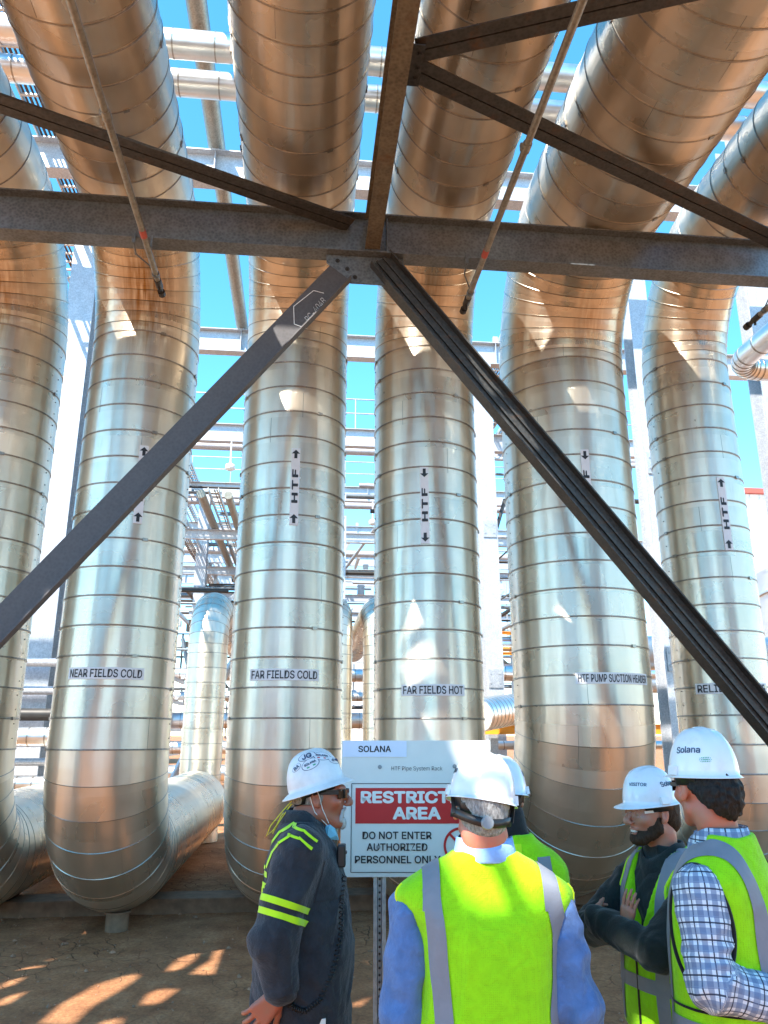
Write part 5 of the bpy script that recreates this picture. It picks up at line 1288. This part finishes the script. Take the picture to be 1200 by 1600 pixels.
b = Blob((-.14, -.15, 1.5), (.14, .12, 1.75), .006); b.ell(H(0, -.02, .0), (.08, .102, .09), H.R, 0); b.apply(lambda f, x, y, z: np.maximum(f, y - .03)); crown(b, H, -7, .006, -.006, z=.016); p, F = b.mesh(1); to_obj('hair', p, F, M['black_cloth'], root)
hat, P, Hr, hb = hard_hat(root, H, 'cap', 'hat', .110, .096, .132, -7, .006, .028, -.006)
hat_text(hat, hb, P, Hr, 'Solana', .07, None, 8, .05)

# ---------- bearded man with folded arms
root = person('bearded man in dark green jacket and lime vest, arms folded, clear safety glasses', (1.340, 2.95), 106, .938)
H = Head((0, .040, EYE), -4, -2, k=1.0)
b = Blob((-.36, -.22, .85), (.36, .42, 1.80), .004); head_prims(b, H, (0, -.015, 1.45), mouth=.55); crown(b, H, -2, .030, -.008); b.loft([(.9, 0, 0, .11, .075), (1.4, 0, 0, .12, .075), (1.47, 0, -.02, .06, .055)], .02)
b.chain([((-.12, 0, 1.37), .036), ((-.222, .245, 1.200), .030), ((.03, .305, 1.255), .027)], .02); b.chain([((.12, 0, 1.37), .036), ((.2, .21, 1.19), .030), ((-.03, .262, 1.235), .027)], .02)
hand_prims(b, (-.075, .258, 1.245), (-.30, -.02, .95), (.25, -.95, .1), (.8, .3, .4), curl=(8, 14, 10), spread=3, thumb=20, s=.74, fore=(-.05, .26, 1.23)); hand_prims(b, (.06, .295, 1.255), (.8, -.6, .0), (0, -1, 0), (0, 0, 1), curl=(30, 45, 30), s=.8, fore=(.03, .305, 1.255))
p, F = b.mesh(); to_obj('body', p, F, M['skin_fair'], root)
tab = torso_tab(.88, .86, .165)
vt = [(.86, 0, .01, .190, .158), (1.08, 0, .01, .186, .152), (1.24, 0, .004, .184, .142), (1.34, 0, -.002, .185, .132), (1.40, 0, -.010, .182, .112), (1.44, 0, -.014, .155, .098), (1.475, 0, -.016, .115, .088), (1.50, 0, -.016, .088, .08)]
hl = (.215, .02, 1.305, (.075, .085, .14)); ve, bv = vest(root, vt, .88, hl, vneck=.27, seed=3)
b = Blob(SH_LO, SH_HI, SH_H); b.loft(grow(tab, .006), .02)  #JACKET
sleeves(b, [[((-.165, .0, 1.375), .064), ((-.222, .245, 1.200), .058), ((.03, .305, 1.255), .047)], [((.165, .0, 1.375), .064), ((.205, .21, 1.19), .058), ((-.03, .262, 1.235), .045)]], .025); under(b, VEST_F[0])
p, F = b.mesh(1); p = wrinkle(p, F, .014, (11, 11, 10), 9); to_obj('jacket', p, F, M['dark_green'], root)
for sx in (-1, 1):
    hole_trim(bv, hl, sx, M['lime_solid'], ve, .007)
    m = MB(); over(bv, sx * .115, sx * .105, 1.38, .045, m); vstripe(bv, [(sx * .105, 1.42), (sx * .10, 1.3), (sx * .11, 1.1), (sx * .11, .9)], .045, m, True); m.build('reflective_stripe', M['silver_tape'], ve)
m = MB(); waist(bv, 1.045, .048, m); m.build('waist_stripe', M['silver_tape'], ve)
m = MB(); run = []
for i in range(24):
    z = 1.14 - .25 * i / 23; q = bv.ray_cast(Vector((0, .5, z)), Vector((0, -1, 0)), .6)
    if q[0] is not None: run.append(q[0])
if len(run) > 2: m.tube(run, .005, 8); m.build('zip', M['black'], ve)
collar(root, M['dark_green'], (0, -.006, 1.470), (.072, .076), .046, .024, .0, .06)
legs(root, M['black_cloth'], .97)
b = Blob((-.14, -.15, 1.45), (.14, .2, 1.75), .0035)               # beard
b.ell(H(0, .024, -.046), (.0590, .065, .071), H.R, .0); b.cap(H(0, .071, -.104), H(0, .066, -.1), .022, .022, .02)
for sx in (-1, 1): b.cap(H(sx * .052, .004, -.066), H(sx * .024, .066, -.102), .0195, .0195, .02); b.cap(H(sx * .066, .012, .0), H(sx * .056, .010, -.06), .008, .013, .02)
for sx in (-1, 1): b.cap(H(0, .099, -.056), H(sx * .022, .088, -.062), .0055, .0055, .006)
Hi = H.R.transposed()
def cut(f, x, y, z):
    X = Hi[0][0] * (x - H.o.x) + Hi[0][1] * (y - H.o.y) + Hi[0][2] * (z - H.o.z); Y = Hi[1][0] * (x - H.o.x) + Hi[1][1] * (y - H.o.y) + Hi[1][2] * (z - H.o.z); Z = Hi[2][0] * (x - H.o.x) + Hi[2][1] * (y - H.o.y) + Hi[2][2] * (z - H.o.z)
    top = -.063 + .048 * np.clip((np.abs(X) - .045) / .018, 0, 1) - .006; f = np.maximum(f, Z - top); f = np.maximum(f, -.006 - Y)
    lip = np.sqrt((X / .024) ** 2 + ((Y - .1) / .03) ** 2 + ((Z + .073) / .013) ** 2) - 1; return np.maximum(f, -lip * .012)
b.apply(cut); p, F = b.mesh(1); p = wrinkle(p, F, .0026, (130, 130, 80), 3, False); to_obj('beard', p, F, M['beard'], root)
m = MB(); m.box(Vector(H(0, .083, -.0715)), (.03, .012, .0085), 0, H.R); m.build('teeth', M['teeth'], root)
b = Blob((-.14, -.17, 1.5), (.14, .12, 1.76), .0045); b.ell(H(0, -.025, .01), (.080, .102, .088), H.R, 0); b.ell(H(0, -.075, -.05), (.058, .045, .045), H.R, .03)
b.apply(lambda f, x, y, z: np.maximum(f, np.maximum(y - .058 + np.clip((1.635 - z) * 1.1, 0, .1), 1.553 - z))); b.cap(H(.078, .0, -.01), H(.078, -.01, -.03), .02, .02, 0, 'sub'); b.cap(H(-.078, .0, -.01), H(-.078, -.01, -.03), .02, .02, 0, 'sub')
crown(b, H, -2, .030, -.008, z=.016); p, F = b.mesh(1); p = wrinkle(p, F, .0022, (70, 70, 40), 7, False); to_obj('hair', p, F, M['hair_brown'], root)
hat, P, Hr, hb = hard_hat(root, H, 'cap', 'hat', .110, .097, .132, -2, .030, .032, -.008)
hat_text(hat, hb, P, Hr, 'Solana', .078, None, 203, .050); hat_text(hat, hb, P, Hr, 'VISITOR', .07, None, 118, .052)
m = MB()
for sx in (-1, 1): m.rings([[Vector(H(sx * x, y, z)) for z in (.014, .004, -.012, -.019)] for x, y in ((.004, .112), (.022, .110), (.042, .102), (.058, .084), (.064, .068))], 0, True, cap=False, closed=False)
gl = m.build('safety_glasses', M['clear'], root)
m = MB()
for sx in (-1, 1): m.bar(H(sx * .064, .07, .0), H(sx * .079, -.004, .004), .004, .009)
m.build('temple', M['loop'], gl)

# ---------- man in plaid shirt at the right
root = person('man in blue and white plaid shirt and lime vest, hands behind his back', (1.245, 2.36), 48, 1.01)
H = Head((0, .020, EYE), -44, -1, k=.97)
b = Blob((-.38, -.34, .85), (.38, .30, 1.80), .0045); head_prims(b, H, (0, -.02, 1.45)); crown(b, H, 0, .034, -.012); b.loft([(.9, 0, 0, .12, .08), (1.4, 0, 0, .13, .08), (1.47, 0, -.02, .07, .06)], .02)
for sx in (-1, 1): b.chain([((sx * .12, 0, 1.38), .042), ((sx * .238, -.012, 1.165), .030), ((sx * .06, -.205, 1.093), .024)], .02)
hand_prims(b, (-.04, -.215, 1.085), (.9, -.1, -.15), (0, 1, 0), (0, 0, 1), curl=(30, 45, 30), s=1.0, fore=(-.08, -.2, 1.1)); hand_prims(b, (.05, -.2, 1.06), (-.9, -.1, -.35), (0, -1, 0), (0, 0, 1), s=1.0, fore=(.08, -.2, 1.09))
p, F = b.mesh(); to_obj('body', p, F, M['skin_red'], root)
vt = [(.80, 0, 0, .205, .165), (1.08, 0, 0, .200, .158), (1.24, 0, -.004, .198, .152), (1.34, 0, -.01, .205, .14), (1.40, 0, -.012, .21, .118), (1.44, 0, -.016, .175, .10), (1.475, 0, -.018, .125, .09), (1.505, 0, -.018, .088, .08)]
hl = (.235, .02, 1.285, (.085, .085, .15)); ve, bv = vest(root, vt, .82, hl, vneck=.3, seed=12)
tab = torso_tab(.90, .86, .165); b = Blob(SH_LO, SH_HI, SH_H); b.loft(grow(tab, .006), .02)
AR = [((-.185, .012, 1.372), .064), ((-.240, -.012, 1.165), .055), ((-.06, -.205, 1.095), .050)]
sleeves(b, [AR, [((-q[0], q[1], q[2]), r) for q, r in AR]]); under(b, VEST_F[0]); p, F = b.mesh(1)
# cloth coordinates: along and round each sleeve, across and down on the body
co = np.stack([p[:, 0] + p[:, 1] * .7, p[:, 2], np.zeros(len(p))], 1).astype(np.float32)
best = np.full(len(p), 1e9)
for sx in (1, -1):
    base_u = 0.0
    for (a, ra), (c, rb) in zip(AR, AR[1:]):
        a = np.array((a[0] * sx, a[1], a[2])); c = np.array((c[0] * sx, c[1], c[2])); d = c - a; L = np.linalg.norm(d); d /= L
        t = (p - a) @ d; q = p - a - np.clip(t, -.12 if ra > .06 else 0, L)[:, None] * d; r = np.linalg.norm(q, axis=1); e = np.cross(d, (0, 1, 0.3)); e /= np.linalg.norm(e); g_ = np.cross(d, e)
        ang = np.arctan2(q @ e, q @ g_); near = (r < .105) & (t > -.12) & (np.abs(p[:, 0]) > (.10 if ra > .06 else .0)) & (r < best) & ((ra > .06) | (t > .0)); best[near] = r[near]
        co[near, 0] = ang[near] * .068; co[near, 1] = base_u + t[near]; base_u += L
p = wrinkle(p, F, .014, (11, 11, 11), 21); so_ = to_obj('shirt', p, F, M['plaid'], root); at = so_.data.attributes.new('cloth', 'FLOAT_VECTOR', 'POINT'); at.data.foreach_set('vector', co.ravel())
for sx in (-1, 1):
    hole_trim(bv, hl, sx, M['black_cloth'], ve, .006)
    m = MB(); vstripe(bv, [(sx * .13, 1.43), (sx * .125, 1.3), (sx * .12, 1.1), (sx * .10, .85)], .05, m); over(bv, sx * .13, sx * .13, 1.37, .05, m); vstripe(bv, [(sx * .13, 1.42), (sx * .12, 1.2), (sx * .12, .85)], .05, m, True); m.build('reflective_stripe', M['silver_tape'], ve)
m = MB(); waist(bv, 1.03, .052, m); m.build('waist_stripe', M['silver_tape'], ve)
m = MB()
for zz in (1.085, .975): waist(bv, zz, .007, m, 100, 215)
for a in (148, 172):
    d = Vector((math.cos(R(a)), math.sin(R(a)), 0)); drape(bv, lambda s_, t_, d=d: (d * .5 + Vector((-d.y, d.x, 0)) * t_ * .007 + Vector((0, 0, .975 - .14 * s_)), -d), 12, 1, .004, m, 0, .5)
m.build('side_binding', M['black_cloth'], ve)
cl = collar(root, M['plaid'], (0, -.006, 1.478), (.074, .078), .045, .02, .0, .045)
at = cl.data.attributes.new('cloth', 'FLOAT_VECTOR', 'POINT'); at.data.foreach_set('vector', [c_ for v in cl.data.vertices for c_ in (math.atan2(v.co.x, v.co.y) * .075, v.co.z * 1.1, 0)])
legs(root, M['black_cloth'])
b = Blob((-.16, -.20, 1.45), (.16, .14, 1.76), .0045); b.ell(H(0, -.025, .0), (.082, .102, .088), H.R, 0); b.ell(H(0, -.070, -.055), (.066, .048, .05), H.R, .03); b.ell(H(0, -.092, -.02), (.058, .036, .048), H.R, .03)
b.apply(lambda f, x, y, z: np.maximum(f, np.maximum(y - .045 + np.clip((1.63 - z) * 1.25, 0, .15), 1.515 - z)))
for sx in (-1, 1): b.cap(H(sx * .085, .005, -.005), H(sx * .085, -.0, -.03), .022, .022, 0, 'sub')
crown(b, H, 0, .034, -.012, z=.016); p, F = b.mesh(1); p = wrinkle(p, F, .0075, (60, 60, 60), 7, False); to_obj('hair', p, F, M['hair_dark'], root)
hat, P, Hr, hb = hard_hat(root, H, 'cap', 'hat', .109, .095, .134, 0, .034, .030, -.012)
hat_text(hat, hb, P, Hr, 'Solana', .078, None, 212, .050); hat_text(hat, hb, P, Hr, '.....', .034, None, 243, .018, 'green_print', .025)
m = MB()
for sx in (-1, 1):
    m.rings([[Vector(H(sx * x, y, z)) for z in (.014, .004, -.012, -.018)] for x, y in ((.008, .108), (.022, .111), (.042, .104), (.059, .086), (.066, .07))], 0, True, cap=False, closed=False); m.bar(H(sx * .066, .075, .004), H(sx * .080, -.004, .006), .005, .012, 1)
m.build('sunglasses', [M['lens'], M['black']], root)

# ------------------------------------------------------------ the sign on its post
SO = Vector((.504, 3.465, 0)); root = empty('restricted_area_sign', SO, 'cream metal sign with red RESTRICTED AREA panel on a perforated steel post', 'sign', None, R(-6))
SW, SH, SZ = .645, .545, 1.506
m = MB(); m.box((0, 0, SZ), (SW, .004, SH)); board = m.build('board', M['signface'], root, .001)
def slab(name, x, z, w, h, mat, y=-.0035, d=.002): mm = MB(); mm.box((x, y, z), (w, d, h)); return mm.build(name, mat, board)
def words(body, x, z, w, h, mat, bold=0, y=-.0048, name='lettering', parent=None):
    tv, tf = text_mesh(body, .1, bold); tv = fit(tv, w, h); mm = MB(); mm.add([(v.x + x, y - v.z, v.y + z) for v in tv], tf); return mm.build(name, M[mat], parent or board)
L0, T0 = -SW / 2, SZ + SH / 2                                        # helper: fractions of the photographed board
fx = lambda px: L0 + (px - 535) / 230 * SW
fz = lambda py: T0 - (py - 1157) / 209 * SH
st_ = slab('name_sticker', fx(586), fz(1170.5), .277, .066, M['sticker']); words('SOLANA', fx(586), fz(1170.5), .142, .027, 'ink', .002, parent=st_)
words('HTF Pipe System Rack', fx(651), fz(1202), .22, .022, 'ink', -.0006)
mm = MB(); fxa, fxb, fza, fzb = fx(551), fx(749), fz(1225), fz(1359)
for a, c in (((fxa, fza), (fxb, fza)), ((fxb, fza), (fxb, fzb)), ((fxb, fzb), (fxa, fzb)), ((fxa, fzb), (fxa, fza))): mm.bar((a[0], -.0028, a[1]), (c[0], -.0028, c[1]), .0025, .0018, up=(0, 1, 0))
mm.build('border_line', M['ink'], board)
rp = slab('red_panel', (fx(557) + fx(743)) / 2, fz(1259), fx(743) - fx(557), .142, M['red'])
words('RESTRICTED', (fx(565) + fx(736)) / 2, fz(1246), fx(736) - fx(565), .050, 'signwhite', .0036, parent=rp); words('AREA', fx(650), fz(1270.5), fx(686) - fx(613), .050, 'signwhite', .0036, parent=rp)
words('DO NOT ENTER', fx(620), fz(1304), fx(672) - fx(568), .030, 'ink', .0015); words('AUTHORIZED', fx(620), fz(1321.5), fx(666) - fx(575), .030, 'ink', .0015); words('PERSONNEL ONLY', fx(621), fz(1340), fx(685) - fx(557), .030, 'ink', .0015)
mm = MB(); cx, cz = fx(716), fz(1320); n = 48
ring = [[(cx + r * math.cos(2 * math.pi * k / n), -.0045, cz + r * math.sin(2 * math.pi * k / n)) for k in range(n)] for r in (.064, .074)]
mm.rings(ring, 0, False, cap=False); mm.bar((cx - .047, -.0045, cz + .047), (cx + .047, -.0045, cz - .047), .010, .0012, up=(0, 1, 0)); sy = mm.build('prohibition_ring', M['red'], board)
mm = MB(); mm.tube([(cx, -.0032, cz + .036), (cx, -.0029, cz + .036)], .011, 16, smooth=False)
mm.bar((cx, -.0032, cz + .022), (cx, -.0032, cz - .012), .022, .001, up=(0, 1, 0)); mm.bar((cx - .005, -.0032, cz - .01), (cx - .016, -.0032, cz - .05), .009, .001, up=(0, 1, 0)); mm.bar((cx + .005, -.0032, cz - .01), (cx + .016, -.0032, cz - .05), .009, .001, up=(0, 1, 0)); mm.bar((cx + .008, -.0032, cz + .018), (cx + .026, -.0032, cz - .008), .007, .001, up=(0, 1, 0)); mm.bar((cx - .008, -.0032, cz + .018), (cx - .026, -.0032, cz - .008), .007, .001, up=(0, 1, 0))
mm.build('walker_symbol', M['ink'], sy)
mm = MB()
for px, py in ((594, 1199), (709, 1198), (592, 1321.5)): bolt(mm, (fx(px), -.002, fz(py)), (0, -1, 0), .0055, .005)
mm.build('bolts', M['grey_knob'], board)
mm = MB(); PX = fx(594)
mm.prism([(-.026, -.012), (-.013, -.012), (-.009, .010), (.009, .010), (.013, -.012), (.026, -.012), (.026, -.015), (.0105, -.015), (.0065, .007), (-.0065, .007), (-.0105, -.015), (-.026, -.015)], (PX, .022, -.02), (PX, .022, 1.75), up=(0, 1, 0))
po = mm.build('post', M['galv'], root)
mm = MB()
for k in range(66):
    z = .03 + k * .0254; mm.tube([(PX, .0125 + .0, z), (PX, .0158, z)], .0048, 10, smooth=False)
mm.build('holes', M['ink'], po)
